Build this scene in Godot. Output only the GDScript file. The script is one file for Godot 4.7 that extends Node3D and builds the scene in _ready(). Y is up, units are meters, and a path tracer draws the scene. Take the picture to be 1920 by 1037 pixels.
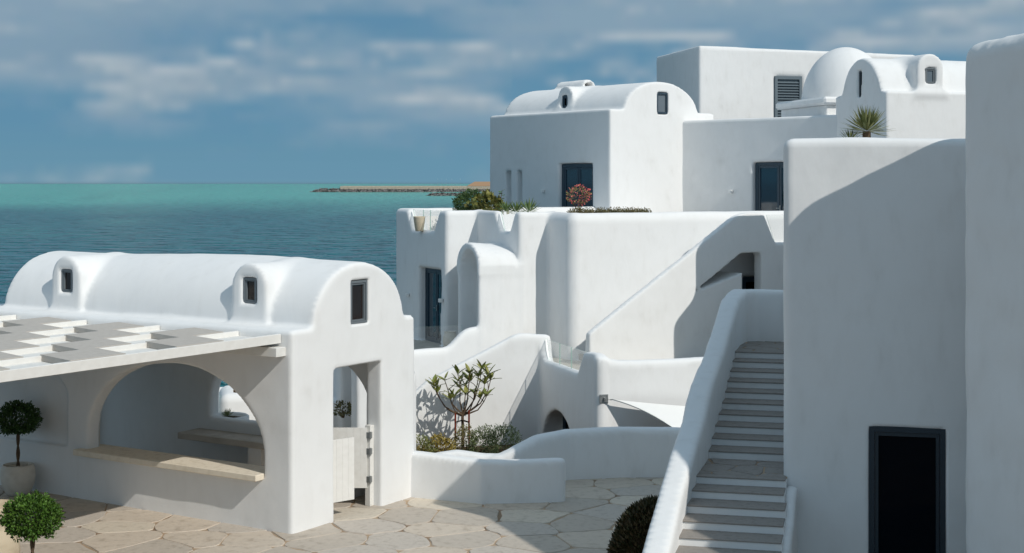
extends Node3D
# White seaside houses with vaulted roofs. Units are metres, y is up, the plaza lies at y = 0.

const EYE := 6.0
var rng := RandomNumberGenerator.new()
var lump := FastNoiseLite.new()
var jobs: Array = []
var used := {}
var M := {}

# ------------------------------------------------------------------ naming
func numbered(called: String) -> String:
	used[called] = int(used.get(called, -1)) + 1
	return called if used[called] == 0 else "%s_%03d" % [called, used[called]]

func tag(o: Node3D, label: String, category := "", group := "", kind := "") -> Node3D:
	o.set_meta("label", label)
	if category: o.set_meta("category", category)
	if group: o.set_meta("group", group)
	if kind: o.set_meta("kind", kind)
	return o

func thing(called: String, label: String, category: String, at := Vector3.ZERO, yaw := 0.0, group := "") -> Node3D:
	var o := Node3D.new()
	o.name = numbered(called)
	add_child(o)
	o.position = at
	o.rotation.y = yaw
	tag(o, label, category, group)
	return o

func part(parent: Node3D, called: String, mesh: Mesh, mat: Material, at := Vector3.ZERO) -> MeshInstance3D:
	var o := MeshInstance3D.new()
	o.name = called if parent != self else numbered(called)
	o.mesh = mesh
	o.material_override = mat
	o.position = at
	parent.add_child(o, true)
	return o

func structure(called: String, mesh: Mesh, mat: Material) -> MeshInstance3D:
	var o := part(self, called, mesh, mat)
	o.set_meta("kind", "structure")
	return o

# a building's frame: plan place (x, distance) and the turn of its right-hand face
func plan(x: float, d: float) -> Vector3:
	return Vector3(x, 0, -d)

# ------------------------------------------------------------------ small meshes
func begin() -> SurfaceTool:
	var st := SurfaceTool.new()
	st.begin(Mesh.PRIMITIVE_TRIANGLES)
	st.set_smooth_group(-1)
	return st

func quad(st: SurfaceTool, a: Vector3, b: Vector3, c: Vector3, d: Vector3) -> void:
	for v in [a, b, c, a, c, d]: st.add_vertex(v)

func box_to(st: SurfaceTool, a: Vector3, b: Vector3, t := Transform3D.IDENTITY) -> void:
	var p: Array = []
	for k in 8:
		p.append(t * Vector3(b.x if k & 1 else a.x, b.y if k & 2 else a.y, b.z if k & 4 else a.z))
	quad(st, p[4], p[6], p[7], p[5])
	quad(st, p[1], p[3], p[2], p[0])
	quad(st, p[0], p[2], p[6], p[4])
	quad(st, p[5], p[7], p[3], p[1])
	quad(st, p[6], p[2], p[3], p[7])
	quad(st, p[0], p[4], p[5], p[1])

func done(st: SurfaceTool) -> ArrayMesh:
	st.generate_normals()
	return st.commit()

func box_mesh(a: Vector3, b: Vector3, t := Transform3D.IDENTITY) -> ArrayMesh:
	var st := begin()
	box_to(st, a, b, t)
	return done(st)

# a box with chamfered edges
func soft_box(a: Vector3, b: Vector3, r: float) -> ArrayMesh:
	var st := begin()
	var q: Array = []
	for k in 8:
		q.append(Vector3(1 if k & 1 else 0, 1 if k & 2 else 0, 1 if k & 4 else 0))
	var at := func(k: int, axis: int) -> Vector3:
		var v: Vector3 = Vector3(lerpf(a.x + r, b.x - r, q[k].x), lerpf(a.y + r, b.y - r, q[k].y), lerpf(a.z + r, b.z - r, q[k].z))
		v[axis] += r if q[k][axis] > 0 else -r
		return v
	var mid := (a + b) * 0.5
	var faces := [[4, 6, 7, 5, 2], [1, 3, 2, 0, 2], [0, 2, 6, 4, 0], [5, 7, 3, 1, 0], [6, 2, 3, 7, 1], [0, 4, 5, 1, 1]]
	for f in faces:
		quad(st, at.call(f[0], f[4]), at.call(f[1], f[4]), at.call(f[2], f[4]), at.call(f[3], f[4]))
	for k in 8:
		for axis in 3:
			var k2 := k | (1 << axis)
			if k2 == k: continue
			var o1 := (axis + 1) % 3
			var o2 := (axis + 2) % 3
			facing(st, [at.call(k, o1), at.call(k2, o1), at.call(k2, o2), at.call(k, o2)], mid)
		facing(st, [at.call(k, 0), at.call(k, 1), at.call(k, 2)], mid)
	return done(st)

func facing(st: SurfaceTool, p: Array, inside: Vector3) -> void:
	var n: Vector3 = (p[2] - p[0]).cross(p[1] - p[0])
	if n.dot(p[0] - inside) < 0: p.reverse()
	for k in range(1, p.size() - 1):
		for v in [p[0], p[k], p[k + 1]]: st.add_vertex(v)

func tube(st: SurfaceTool, pts: PackedVector3Array, radii: PackedFloat32Array, sides := 6) -> void:
	var rings: Array = []
	var up := Vector3(0.31, 0.2, 0.93)
	for k in pts.size():
		var d := (pts[mini(k + 1, pts.size() - 1)] - pts[maxi(k - 1, 0)]).normalized()
		var x := up.cross(d).normalized()
		var y := d.cross(x)
		var ring := PackedVector3Array()
		for s in sides:
			var t := TAU * s / sides
			ring.append(pts[k] + (x * cos(t) + y * sin(t)) * radii[k])
		rings.append(ring)
	for k in pts.size() - 1:
		for s in sides:
			var e := (s + 1) % sides
			quad(st, rings[k][s], rings[k + 1][s], rings[k + 1][e], rings[k][e])
	for s in range(1, sides - 1):
		for v in [rings[-1][0], rings[-1][s + 1], rings[-1][s]]: st.add_vertex(v)

func lathe(profile: PackedVector2Array, sides := 28) -> ArrayMesh:
	var st := SurfaceTool.new()
	st.begin(Mesh.PRIMITIVE_TRIANGLES)
	st.set_smooth_group(0)
	for k in profile.size() - 1:
		for s in sides:
			var t0 := TAU * s / sides
			var t1 := TAU * (s + 1) / sides
			var a := Vector3(profile[k].x * cos(t0), profile[k].y, profile[k].x * sin(t0))
			var b := Vector3(profile[k + 1].x * cos(t0), profile[k + 1].y, profile[k + 1].x * sin(t0))
			var c := Vector3(profile[k + 1].x * cos(t1), profile[k + 1].y, profile[k + 1].x * sin(t1))
			var d := Vector3(profile[k].x * cos(t1), profile[k].y, profile[k].x * sin(t1))
			quad(st, a, d, c, b)
	st.generate_normals()
	return st.commit()

# ------------------------------------------------------------------ soft plaster: distance fields
func s_box(p: Vector3, a: Vector3, b: Vector3, r: float) -> float:
	var q := (p - (a + b) * 0.5).abs() - (b - a) * 0.5 + Vector3(r, r, r)
	return q.max(Vector3.ZERO).length() + minf(maxf(q.x, maxf(q.y, q.z)), 0.0) - r

func smin(a: float, b: float, k: float) -> float:
	var h := maxf(k - absf(a - b), 0.0)
	return minf(a, b) - h * h * 0.25 / k

func smax(a: float, b: float, k: float) -> float:
	var h := maxf(k - absf(a - b), 0.0)
	return maxf(a, b) + h * h * 0.25 / k

# inside of an arch: half width w, straight up to y0, then a half ellipse of height r
func arch(t: float, y: float, w: float, y0: float, r: float) -> float:
	if y <= y0: return absf(t) - w
	var e := Vector2(t / w, (y - y0) / r)
	var g := Vector2(t / (w * w), (y - y0) / (r * r)).length()
	var k := e.length()
	return k * (k - 1.0) / maxf(g, 1e-4) if k > 0.2 else -minf(w, r) * 0.8

func ramp(x: float, pts: PackedVector2Array) -> float:
	if x <= pts[0].x: return pts[0].y
	for k in range(1, pts.size()):
		if x < pts[k].x:
			var t := (x - pts[k - 1].x) / (pts[k].x - pts[k - 1].x)
			return lerpf(pts[k - 1].y, pts[k].y, t)
	return pts[-1].y

func soft_ramp(x: float, pts: PackedVector2Array, w: float) -> float:
	return (ramp(x - w, pts) + ramp(x, pts) + ramp(x + w, pts)) * 0.3333

# a free wall along a plan line; points are (x, height, z)
func path_wall(p: Vector3, pts: PackedVector3Array, half: float, r: float) -> float:
	var best := 1e9
	var h := 0.0
	for k in pts.size() - 1:
		var a := Vector2(pts[k].x, pts[k].z)
		var ab := Vector2(pts[k + 1].x, pts[k + 1].z) - a
		var q := Vector2(p.x, p.z) - a
		var t := clampf(q.dot(ab) / ab.length_squared(), 0.0, 1.0)
		var d := (q - ab * t).length()
		if d < best:
			best = d
			h = lerpf(pts[k].y, pts[k + 1].y, t)
	return smax(best - half, (p.y - h) * 0.92, r)

func wob(p: Vector3) -> float:
	return lump.get_noise_3d(p.x, p.y, p.z) * 0.015

# mesh a field with surface nets; only blocks near the surface are visited
func nets(f: Callable, lo: Vector3, hi: Vector3, c: float, cls: Callable, classes: int) -> Array:
	var n := Vector3i(((hi - lo) / c).ceil())
	var sx := 1
	var sy := n.x + 40
	var sz := sy * (n.y + 40)
	var ids := {}
	var pos := PackedVector3Array()
	var nor := PackedVector3Array()
	var edges := PackedInt64Array()
	var stack: Array = []
	for k in range(0, n.z, 16):
		for j in range(0, n.y, 16):
			for i in range(0, n.x, 16):
				stack.append(Vector4i(i, j, k, 16))
	var g := PackedFloat32Array()
	g.resize(27)
	while not stack.is_empty():
		var b: Vector4i = stack.pop_back()
		var s := b.w
		var base := lo + Vector3(b.x, b.y, b.z) * c
		var half := s * c * 0.5
		if absf(f.call(base + Vector3(half, half, half))) > half * 1.85 + 0.01: continue
		if s > 2:
			var h := s / 2
			for k in 8:
				stack.append(Vector4i(b.x + (h if k & 1 else 0), b.y + (h if k & 2 else 0), b.z + (h if k & 4 else 0), h))
			continue
		var any_in := false
		var any_out := false
		for k in 27:
			var d: float = f.call(base + Vector3(k % 3, (k / 3) % 3, k / 9) * c)
			g[k] = d
			if d < 0.0: any_in = true
			else: any_out = true
		if not (any_in and any_out): continue
		for m in 8:
			var ci := m & 1
			var cj := (m >> 1) & 1
			var ck := m >> 2
			var o := ci + cj * 3 + ck * 9
			var g0 := g[o]
			var g1 := g[o + 1]
			var g2 := g[o + 3]
			var g3 := g[o + 4]
			var g4 := g[o + 9]
			var g5 := g[o + 10]
			var g6 := g[o + 12]
			var g7 := g[o + 13]
			var neg := int(g0 < 0) + int(g1 < 0) + int(g2 < 0) + int(g3 < 0) + int(g4 < 0) + int(g5 < 0) + int(g6 < 0) + int(g7 < 0)
			if neg == 0 or neg == 8: continue
			var sum := Vector3.ZERO
			var cnt := 0
			if (g0 < 0) != (g1 < 0):
				sum += Vector3(g0 / (g0 - g1), 0, 0); cnt += 1
			if (g2 < 0) != (g3 < 0):
				sum += Vector3(g2 / (g2 - g3), 1, 0); cnt += 1
			if (g4 < 0) != (g5 < 0):
				sum += Vector3(g4 / (g4 - g5), 0, 1); cnt += 1
			if (g6 < 0) != (g7 < 0):
				sum += Vector3(g6 / (g6 - g7), 1, 1); cnt += 1
			if (g0 < 0) != (g2 < 0):
				sum += Vector3(0, g0 / (g0 - g2), 0); cnt += 1
			if (g1 < 0) != (g3 < 0):
				sum += Vector3(1, g1 / (g1 - g3), 0); cnt += 1
			if (g4 < 0) != (g6 < 0):
				sum += Vector3(0, g4 / (g4 - g6), 1); cnt += 1
			if (g5 < 0) != (g7 < 0):
				sum += Vector3(1, g5 / (g5 - g7), 1); cnt += 1
			if (g0 < 0) != (g4 < 0):
				sum += Vector3(0, 0, g0 / (g0 - g4)); cnt += 1
			if (g1 < 0) != (g5 < 0):
				sum += Vector3(1, 0, g1 / (g1 - g5)); cnt += 1
			if (g2 < 0) != (g6 < 0):
				sum += Vector3(0, 1, g2 / (g2 - g6)); cnt += 1
			if (g3 < 0) != (g7 < 0):
				sum += Vector3(1, 1, g3 / (g3 - g7)); cnt += 1
			var ix := b.x + ci
			var iy := b.y + cj
			var iz := b.z + ck
			var key := ix + iy * sy + iz * sz
			ids[key] = pos.size()
			pos.append(lo + (Vector3(ix, iy, iz) + sum / cnt) * c)
			nor.append(Vector3(g1 + g3 + g5 + g7 - g0 - g2 - g4 - g6, g2 + g3 + g6 + g7 - g0 - g1 - g4 - g5, g4 + g5 + g6 + g7 - g0 - g1 - g2 - g3).normalized())
			if (g0 < 0) != (g1 < 0): edges.append_array([key, sy, sz])
			if (g0 < 0) != (g2 < 0): edges.append_array([key, sx, sz])
			if (g0 < 0) != (g4 < 0): edges.append_array([key, sx, sy])
	var lists: Array = []
	for k in classes: lists.append(PackedInt32Array())
	for e in range(0, edges.size(), 3):
		var key := edges[e]
		var a: int = ids.get(key, -1)
		var b: int = ids.get(key - edges[e + 1], -1)
		var d: int = ids.get(key - edges[e + 2], -1)
		var q: int = ids.get(key - edges[e + 1] - edges[e + 2], -1)
		if a < 0 or b < 0 or d < 0 or q < 0: continue
		var mid := (pos[a] + pos[q] + pos[b] + pos[d]) * 0.25
		var which: int = cls.call(mid) if classes > 1 else 0
		if (pos[q] - pos[a]).cross(pos[b] - pos[a]).dot(nor[a] + nor[b] + nor[q] + nor[d]) > 0.0:
			lists[which].append_array([a, b, q, a, q, d])
		else:
			lists[which].append_array([a, q, b, a, d, q])
	var meshes: Array = []
	for k in classes:
		var remap := {}
		var vp := PackedVector3Array()
		var vn := PackedVector3Array()
		var ix := PackedInt32Array()
		for v in lists[k]:
			if not remap.has(v):
				remap[v] = vp.size()
				vp.append(pos[v])
				vn.append(nor[v])
			ix.append(remap[v])
		meshes.append([vp, vn, ix])
	return meshes

# names: the parts that the field is split into; node: the thing
func plaster(node: Node3D, f: Callable, lo: Vector3, hi: Vector3, c: float, names: Array, cls: Variant = null) -> void:
	var shells: Array = []
	for called in names:
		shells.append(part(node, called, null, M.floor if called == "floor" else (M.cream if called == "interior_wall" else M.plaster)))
	jobs.append({"f": f, "lo": lo, "hi": hi, "c": c, "names": names, "cls": one_part if cls == null else cls, "shells": shells})

func run_job(k: int) -> void:
	var j: Dictionary = jobs[k]
	j.out = nets(j.f, j.lo, j.hi, j.c, j.cls, j.names.size())

func run_jobs() -> void:
	var id := WorkerThreadPool.add_group_task(run_job, jobs.size(), -1, true)
	WorkerThreadPool.wait_for_group_task_completion(id)
	for j in jobs:
		for k in j.names.size():
			var o: Array = j.out[k]
			if o[2].is_empty():
				print("empty part ", j.names[k], " of ", j.shells[k].get_parent().name)
				j.shells[k].free()
				continue
			var arrays: Array = []
			arrays.resize(Mesh.ARRAY_MAX)
			arrays[Mesh.ARRAY_VERTEX] = o[0]
			arrays[Mesh.ARRAY_NORMAL] = o[1]
			arrays[Mesh.ARRAY_INDEX] = o[2]
			var m := ArrayMesh.new()
			m.add_surface_from_arrays(Mesh.PRIMITIVE_TRIANGLES, arrays)
			j.shells[k].mesh = m

func one_part(_p: Vector3) -> int:
	return 0

# ------------------------------------------------------------------ materials
func noise_tex(seed_: int, freq: float, oct: int, ramp_: Array, size := 512, bump := 0.0, kind := FastNoiseLite.TYPE_SIMPLEX_SMOOTH) -> NoiseTexture2D:
	var n := FastNoiseLite.new()
	n.noise_type = kind
	n.seed = seed_
	n.frequency = freq
	n.fractal_octaves = oct
	var t := NoiseTexture2D.new()
	t.width = size
	t.height = size
	t.seamless = true
	t.noise = n
	if bump > 0.0:
		t.as_normal_map = true
		t.bump_strength = bump
	else:
		var g := Gradient.new()
		var offs := PackedFloat32Array()
		var cols := PackedColorArray()
		for k in ramp_.size():
			offs.append(float(k) / (ramp_.size() - 1))
			cols.append(ramp_[k])
		g.offsets = offs
		g.colors = cols
		t.color_ramp = g
	return t

func mat(c: Color, rough := 0.8, spec := 0.5) -> StandardMaterial3D:
	var m := StandardMaterial3D.new()
	m.albedo_color = c
	m.roughness = rough
	m.metallic_specular = spec
	return m

func world_tex(m: StandardMaterial3D, scale: float, albedo: Texture2D, normal: Texture2D, strength: float) -> StandardMaterial3D:
	m.uv1_triplanar = true
	m.uv1_world_triplanar = true
	m.uv1_scale = Vector3(scale, scale, scale)
	m.albedo_texture = albedo
	if normal:
		m.normal_enabled = true
		m.normal_texture = normal
		m.normal_scale = strength
	return m

func grey(v: float, warm := 0.0) -> Color:
	return Color(v, v - warm * 0.4, v - warm)

func make_materials() -> void:
	var trowel := noise_tex(3, 0.010, 5, [], 1024, 5.0)
	M.plaster = world_tex(mat(Color(0.902, 0.904, 0.902), 0.85, 0.3), 0.33, noise_tex(4, 0.006, 5, [grey(0.955, 0.006), grey(0.985, 0.003), grey(0.997), grey(1.0), grey(0.99, 0.003)], 1024), trowel, 0.18)
	M.plaster.uv1_scale = Vector3(0.42, 0.15, 0.42)
	M.cream = world_tex(mat(Color(0.935, 0.90, 0.85), 0.85, 0.3), 0.3, M.plaster.albedo_texture, trowel, 0.15)  # interior plaster; warm bounced light is put into its colour
	M.timber = world_tex(mat(Color(0.9, 0.895, 0.88), 0.6, 0.4), 0.6, noise_tex(5, 0.02, 3, [grey(0.95, 0.01), grey(1.0)]), trowel, 0.15)
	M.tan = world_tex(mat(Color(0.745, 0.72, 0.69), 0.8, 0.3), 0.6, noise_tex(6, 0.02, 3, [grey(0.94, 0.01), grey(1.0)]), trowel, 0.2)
	M.counter = world_tex(mat(Color(0.90, 0.86, 0.79), 0.55, 0.4), 0.7, noise_tex(7, 0.012, 5, [grey(0.9, 0.03), grey(1.0), grey(0.96, 0.01)]), trowel, 0.1)
	var pit := noise_tex(8, 0.02, 5, [], 1024, 6.0)
	M.stones = []
	var tones := [Color(0.785, 0.737, 0.677), Color(0.735, 0.695, 0.645), Color(0.81, 0.768, 0.705), Color(0.75, 0.715, 0.672)]
	for k in 4:
		M.stones.append(world_tex(mat(tones[k], 0.75, 0.35), 0.4 + 0.07 * k, noise_tex(20 + k, 0.008, 6, [grey(0.86, 0.03), grey(0.97, 0.0), grey(1.0), grey(0.93, 0.02)], 1024), pit, 0.4))
	M.mortar = world_tex(mat(Color(0.70, 0.63, 0.555), 0.95, 0.1), 0.35, noise_tex(30, 0.004, 4, [Color(0.70, 0.66, 0.63), Color(0.95, 0.93, 0.9), Color(1.0, 0.97, 0.93)]), pit, 0.5)
	M.tread = world_tex(mat(Color(0.575, 0.55, 0.525), 0.75, 0.35), 0.5, noise_tex(31, 0.012, 6, [grey(0.86, 0.02), grey(0.97), grey(1.0), grey(0.92, 0.01)], 1024), pit, 0.5)
	M.screed = world_tex(mat(Color(0.80, 0.77, 0.73), 0.85, 0.3), 0.4, noise_tex(32, 0.01, 5, [grey(0.88, 0.02), grey(1.0)]), pit, 0.3)
	M.floor = world_tex(mat(Color(0.70, 0.68, 0.64), 0.85, 0.3), 0.4, noise_tex(38, 0.01, 5, [grey(0.88, 0.02), grey(1.0)]), pit, 0.3)
	M.earth = world_tex(mat(Color(0.42, 0.35, 0.28), 0.95, 0.1), 0.8, noise_tex(33, 0.03, 5, [grey(0.6, 0.04), grey(1.0)]), pit, 1.0)
	M.dark_frame = mat(Color(0.20, 0.27, 0.32), 0.42, 0.5)
	M.door_frame = mat(Color(0.085, 0.165, 0.215), 0.4, 0.5)
	M.grey_frame = mat(Color(0.42, 0.45, 0.47), 0.5, 0.4)
	M.shutter = mat(Color(0.40, 0.45, 0.48), 0.5, 0.4)
	M.dark_glass = mat(Color(0.07, 0.19, 0.25), 0.04, 0.7)
	M.black_glass = mat(Color(0.01, 0.012, 0.016), 0.1, 0.12)
	M.grey_glass = mat(Color(0.40, 0.44, 0.47), 0.08, 0.6)
	M.near_glass = mat(Color(0.03, 0.06, 0.09), 0.06, 0.12)
	M.brown_glass = mat(Color(0.16, 0.13, 0.12), 0.06, 0.6)
	M.clear = mat(Color(0.78, 0.9, 0.85, 0.04), 0.03, 0.5)
	M.clear.transparency = BaseMaterial3D.TRANSPARENCY_ALPHA
	M.faint = mat(Color(0.95, 0.98, 0.97, 0.015), 0.03, 0.3)
	M.faint.transparency = BaseMaterial3D.TRANSPARENCY_ALPHA
	M.glass_edge = mat(Color(0.62, 0.78, 0.72), 0.2, 0.5)
	M.steel = mat(Color(0.62, 0.63, 0.63), 0.35, 0.5)
	M.steel.metallic = 0.7
	M.lamp = mat(Color(0.93, 0.93, 0.92), 0.4, 0.5)
	M.pot = world_tex(mat(Color(0.88, 0.86, 0.82), 0.8, 0.3), 0.9, noise_tex(34, 0.01, 4, [grey(0.9, 0.02), grey(1.0)]), pit, 0.25)
	M.pale_pot = world_tex(mat(Color(0.80, 0.75, 0.66), 0.8, 0.3), 0.9, noise_tex(35, 0.01, 4, [grey(0.88, 0.03), grey(1.0)]), pit, 0.25)
	M.pebble = mat(Color(0.80, 0.77, 0.71), 0.7, 0.3)
	M.pebble.vertex_color_use_as_albedo = true
	M.bark = world_tex(mat(Color(0.47, 0.40, 0.33), 0.9, 0.2), 3.0, noise_tex(36, 0.03, 4, [grey(0.65, 0.03), grey(1.0)]), pit, 0.8)
	M.stake = mat(Color(0.44, 0.17, 0.10), 0.7, 0.3)
	M.tie = mat(Color(0.05, 0.05, 0.05), 0.8, 0.2)
	M.leaf = mat(Color(1, 1, 1), 0.5, 0.4)
	M.leaf.vertex_color_use_as_albedo = true
	M.leaf.cull_mode = BaseMaterial3D.CULL_DISABLED
	M.leaf.backlight = Color(0.25, 0.25, 0.2)
	M.sail = mat(Color(0.9, 0.9, 0.89), 0.9, 0.2)
	M.sail.cull_mode = BaseMaterial3D.CULL_DISABLED
	M.sail.backlight = Color(0.3, 0.3, 0.3)
	M.rock = mat(Color(1, 1, 1), 0.9, 0.2)
	M.rock.vertex_color_use_as_albedo = true
	M.mole = world_tex(mat(Color(0.79, 0.755, 0.69), 0.9, 0.2), 0.03, noise_tex(37, 0.02, 4, [grey(0.8, 0.03), grey(1.0)]), null, 0.0)
	M.sandstone = mat(Color(0.76, 0.61, 0.50), 0.9, 0.2)
	M.sea = mat(Color(1, 1, 1), 0.16, 0.25)
	M.sea.vertex_color_use_as_albedo = true
	M.sea.uv1_triplanar = true
	M.sea.uv1_world_triplanar = true
	M.sea.uv1_scale = Vector3(0.006, 0.006, 0.006)
	M.sea.albedo_texture = noise_tex(41, 0.02, 6, [grey(0.62), grey(0.85), grey(1.0), grey(1.0), grey(1.0)], 1024)  # uneven darkening puts ripple shading into the water colour
	M.sea.normal_enabled = true
	M.sea.normal_texture = noise_tex(40, 0.016, 7, [], 1024, 64.0)
	M.sea.normal_scale = 1.0

# ------------------------------------------------------------------ sky: air and clouds, one rule for every direction
var puff := FastNoiseLite.new()
var veil := FastNoiseLite.new()

func air(az: float, el: float) -> Color:
	var c := Color(0.142, 0.298, 0.408)
	c = c.lerp(Color(0.118, 0.272, 0.405), smoothstep(0.0, 3.0, el))
	c = c.lerp(Color(0.116, 0.255, 0.395), smoothstep(3.0, 9.0, el))
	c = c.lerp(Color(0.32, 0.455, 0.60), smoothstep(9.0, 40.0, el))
	var a := deg_to_rad(az)
	var q := Vector3(cos(a) * 27.0, el * 2.3, sin(a) * 27.0)
	# broad grey-blue sheets, then brighter heads
	var w := veil.get_noise_3d(q.x, q.y, q.z) * 0.5 + 0.5
	var wisp := puff.get_noise_3d(q.x * 0.7 + 31.0, q.y * 1.2, q.z * 0.7) * 0.12
	var sheet := smoothstep(0.36, 0.68, w + wisp * 2.6 + 0.20 * smoothstep(3.6, 6.6, el) - 0.24 * (1.0 - smoothstep(0.6, 4.2, el)))
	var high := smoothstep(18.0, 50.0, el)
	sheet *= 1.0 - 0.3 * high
	c = c.lerp(Color(0.285, 0.385, 0.470), sheet * 0.7)
	var shade := veil.get_noise_3d(q.x + 9.0, q.y - 2.2, q.z) * 0.5 + 0.5 + wisp
	c = c.lerp(Color(0.108, 0.228, 0.355), smoothstep(0.5, 0.8, shade) * smoothstep(3.2, 6.0, el) * 0.5)
	var n := puff.get_noise_3d(q.x, q.y, q.z) * 0.5 + 0.5
	var under := puff.get_noise_3d(q.x, q.y + 0.9, q.z) * 0.5 + 0.5
	var thresh := 0.525 - 0.09 * sheet - 0.02 * smoothstep(4.0, 7.0, el) + 0.11 * (1.0 - smoothstep(1.2, 3.4, el))
	var head := smoothstep(thresh, thresh + 0.2, n)
	var lit := clampf(0.45 + (n - under) * 3.0, 0.0, 1.0)
	c = c.lerp(Color(0.24, 0.335, 0.41).lerp(Color(0.50, 0.555, 0.59), lit), head * (0.68 - 0.3 * high))
	return c

func srgb8(c: Color) -> Color:
	return c.linear_to_srgb()

func make_sky() -> Sky:
	puff.seed = 11
	puff.frequency = 0.20
	puff.fractal_octaves = 6
	puff.fractal_gain = 0.64
	veil.seed = 5
	veil.frequency = 0.075
	veil.fractal_octaves = 6
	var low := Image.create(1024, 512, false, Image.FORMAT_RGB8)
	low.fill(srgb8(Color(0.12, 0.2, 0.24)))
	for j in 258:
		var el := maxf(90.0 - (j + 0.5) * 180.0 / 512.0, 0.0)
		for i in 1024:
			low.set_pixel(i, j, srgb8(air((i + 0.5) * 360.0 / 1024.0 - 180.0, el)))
	low.resize(4096, 2048, Image.INTERPOLATE_BILINEAR)
	for j in range(880, 1026):
		var el := maxf(90.0 - (j + 0.5) * 180.0 / 2048.0, 0.0)
		for i in range(1680, 2416):
			low.set_pixel(i, j, srgb8(air((i + 0.5) * 360.0 / 4096.0 - 180.0, el)))
	var m := PanoramaSkyMaterial.new()
	m.panorama = ImageTexture.create_from_image(low)
	m.energy_multiplier = 1.0
	var s := Sky.new()
	s.sky_material = m
	return s
# ------------------------------------------------------------------ doors, windows, glass
func turned(at: Vector3, yaw: float) -> Transform3D:
	return Transform3D(Basis(Vector3.UP, yaw), at)

# bottom centre of the opening, facing +z before the turn; leaves side by side
func glazed(parent: Node3D, called: String, at: Vector3, yaw: float, w: float, h: float, leaves: int, fm: Material, gm: Material, bar := 0.07) -> MeshInstance3D:
	var st := begin()
	box_to(st, Vector3(-w / 2, 0, -0.05), Vector3(-w / 2 + bar, h, 0.05))
	box_to(st, Vector3(w / 2 - bar, 0, -0.05), Vector3(w / 2, h, 0.05))
	box_to(st, Vector3(-w / 2 + bar, h - bar, -0.05), Vector3(w / 2 - bar, h, 0.05))
	box_to(st, Vector3(-w / 2 + bar, 0, -0.05), Vector3(w / 2 - bar, bar * 0.8, 0.05))
	var o := part(parent, called, null, fm)
	o.transform = turned(at, yaw)
	var lw := (w - 2 * bar) / leaves
	for k in leaves:
		var x0 := -w / 2 + bar + lw * k
		var x1 := x0 + lw
		var b := bar * 0.75
		var z0 := -0.035 if k % 2 == 0 else -0.046
		var z1 := 0.032 if k % 2 == 0 else 0.022
		var y0 := bar * 0.8
		var y1 := h - bar
		box_to(st, Vector3(x0 + 0.006, y0, z0), Vector3(x0 + b, y1, z1))
		box_to(st, Vector3(x1 - b, y0, z0), Vector3(x1 - 0.006, y1, z1))
		box_to(st, Vector3(x0 + b, y1 - b, z0), Vector3(x1 - b, y1 - 0.006, z1))
		box_to(st, Vector3(x0 + b, y0 + 0.004, z0), Vector3(x1 - b, y0 + b, z1))
		part(o, "pane", box_mesh(Vector3(x0 + b, y0 + b, -0.012), Vector3(x1 - b, y1 - b, 0.0)), gm)
	o.mesh = done(st)
	if called == "door" and h > 2.0 and leaves > 1:
		var hx := w / 2 - bar * 1.35 if leaves == 1 else 0.03
		var hs := begin()
		box_to(hs, Vector3(hx - 0.02, 0.98, 0.034), Vector3(hx + 0.02, 1.16, 0.044))
		box_to(hs, Vector3(hx - 0.13, 1.055, 0.07), Vector3(hx + 0.012, 1.077, 0.088))
		box_to(hs, Vector3(hx - 0.011, 1.055, 0.044), Vector3(hx + 0.011, 1.077, 0.07))
		part(o, "handle", done(hs), M.steel)
	return o

# clear sheets of glass from a to b (bottom corners), each of them h high
func balustrade(parent: Node3D, a: Vector3, b: Vector3, h: float, sheets: int, lean := 0.0, glass: Material = null) -> void:
	var d := (b - a).normalized()
	var n := d.cross(Vector3.UP).normalized() * 0.007
	var gap := d * 0.008
	for k in sheets:
		var p := a.lerp(b, float(k) / sheets) + gap
		var q := a.lerp(b, float(k + 1) / sheets) - gap
		var p1 := p + Vector3.UP * h - (d * lean if k == 0 else Vector3.ZERO)
		var q1 := q + Vector3.UP * h + (d * lean if k == sheets - 1 else Vector3.ZERO)
		var st := begin()
		for s in [[p, q, q1, p1]]:
			var mid: Vector3 = (p + q1) * 0.5
			facing(st, [p + n, q + n, q1 + n, p1 + n], mid)
			facing(st, [p - n, q - n, q1 - n, p1 - n], mid)
		var pane := part(parent, "glass_pane", done(st), M.clear if glass == null else glass)
		var e := begin()
		var mid := (p + q1) * 0.5
		facing(e, [p1 + n, q1 + n, q1 - n, p1 - n], mid)
		facing(e, [p + n, p1 + n, p1 - n, p - n], mid)
		facing(e, [q + n, q1 + n, q1 - n, q - n], mid)
		part(pane, "edge", done(e), M.glass_edge)

func wall_lamp(building: Node3D, at: Vector3, yaw: float, label: String) -> void:
	var o := thing("wall_lamp", label, "wall lamp", building.transform * at, building.rotation.y + yaw, "small white cube lamps on the house walls")
	part(o, "housing", soft_box(Vector3(-0.055, -0.055, 0.02), Vector3(0.055, 0.055, 0.13), 0.008), M.lamp)
	part(o, "wall_plate", box_mesh(Vector3(-0.04, -0.04, -0.03), Vector3(0.04, 0.04, 0.02)), M.steel)
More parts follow.
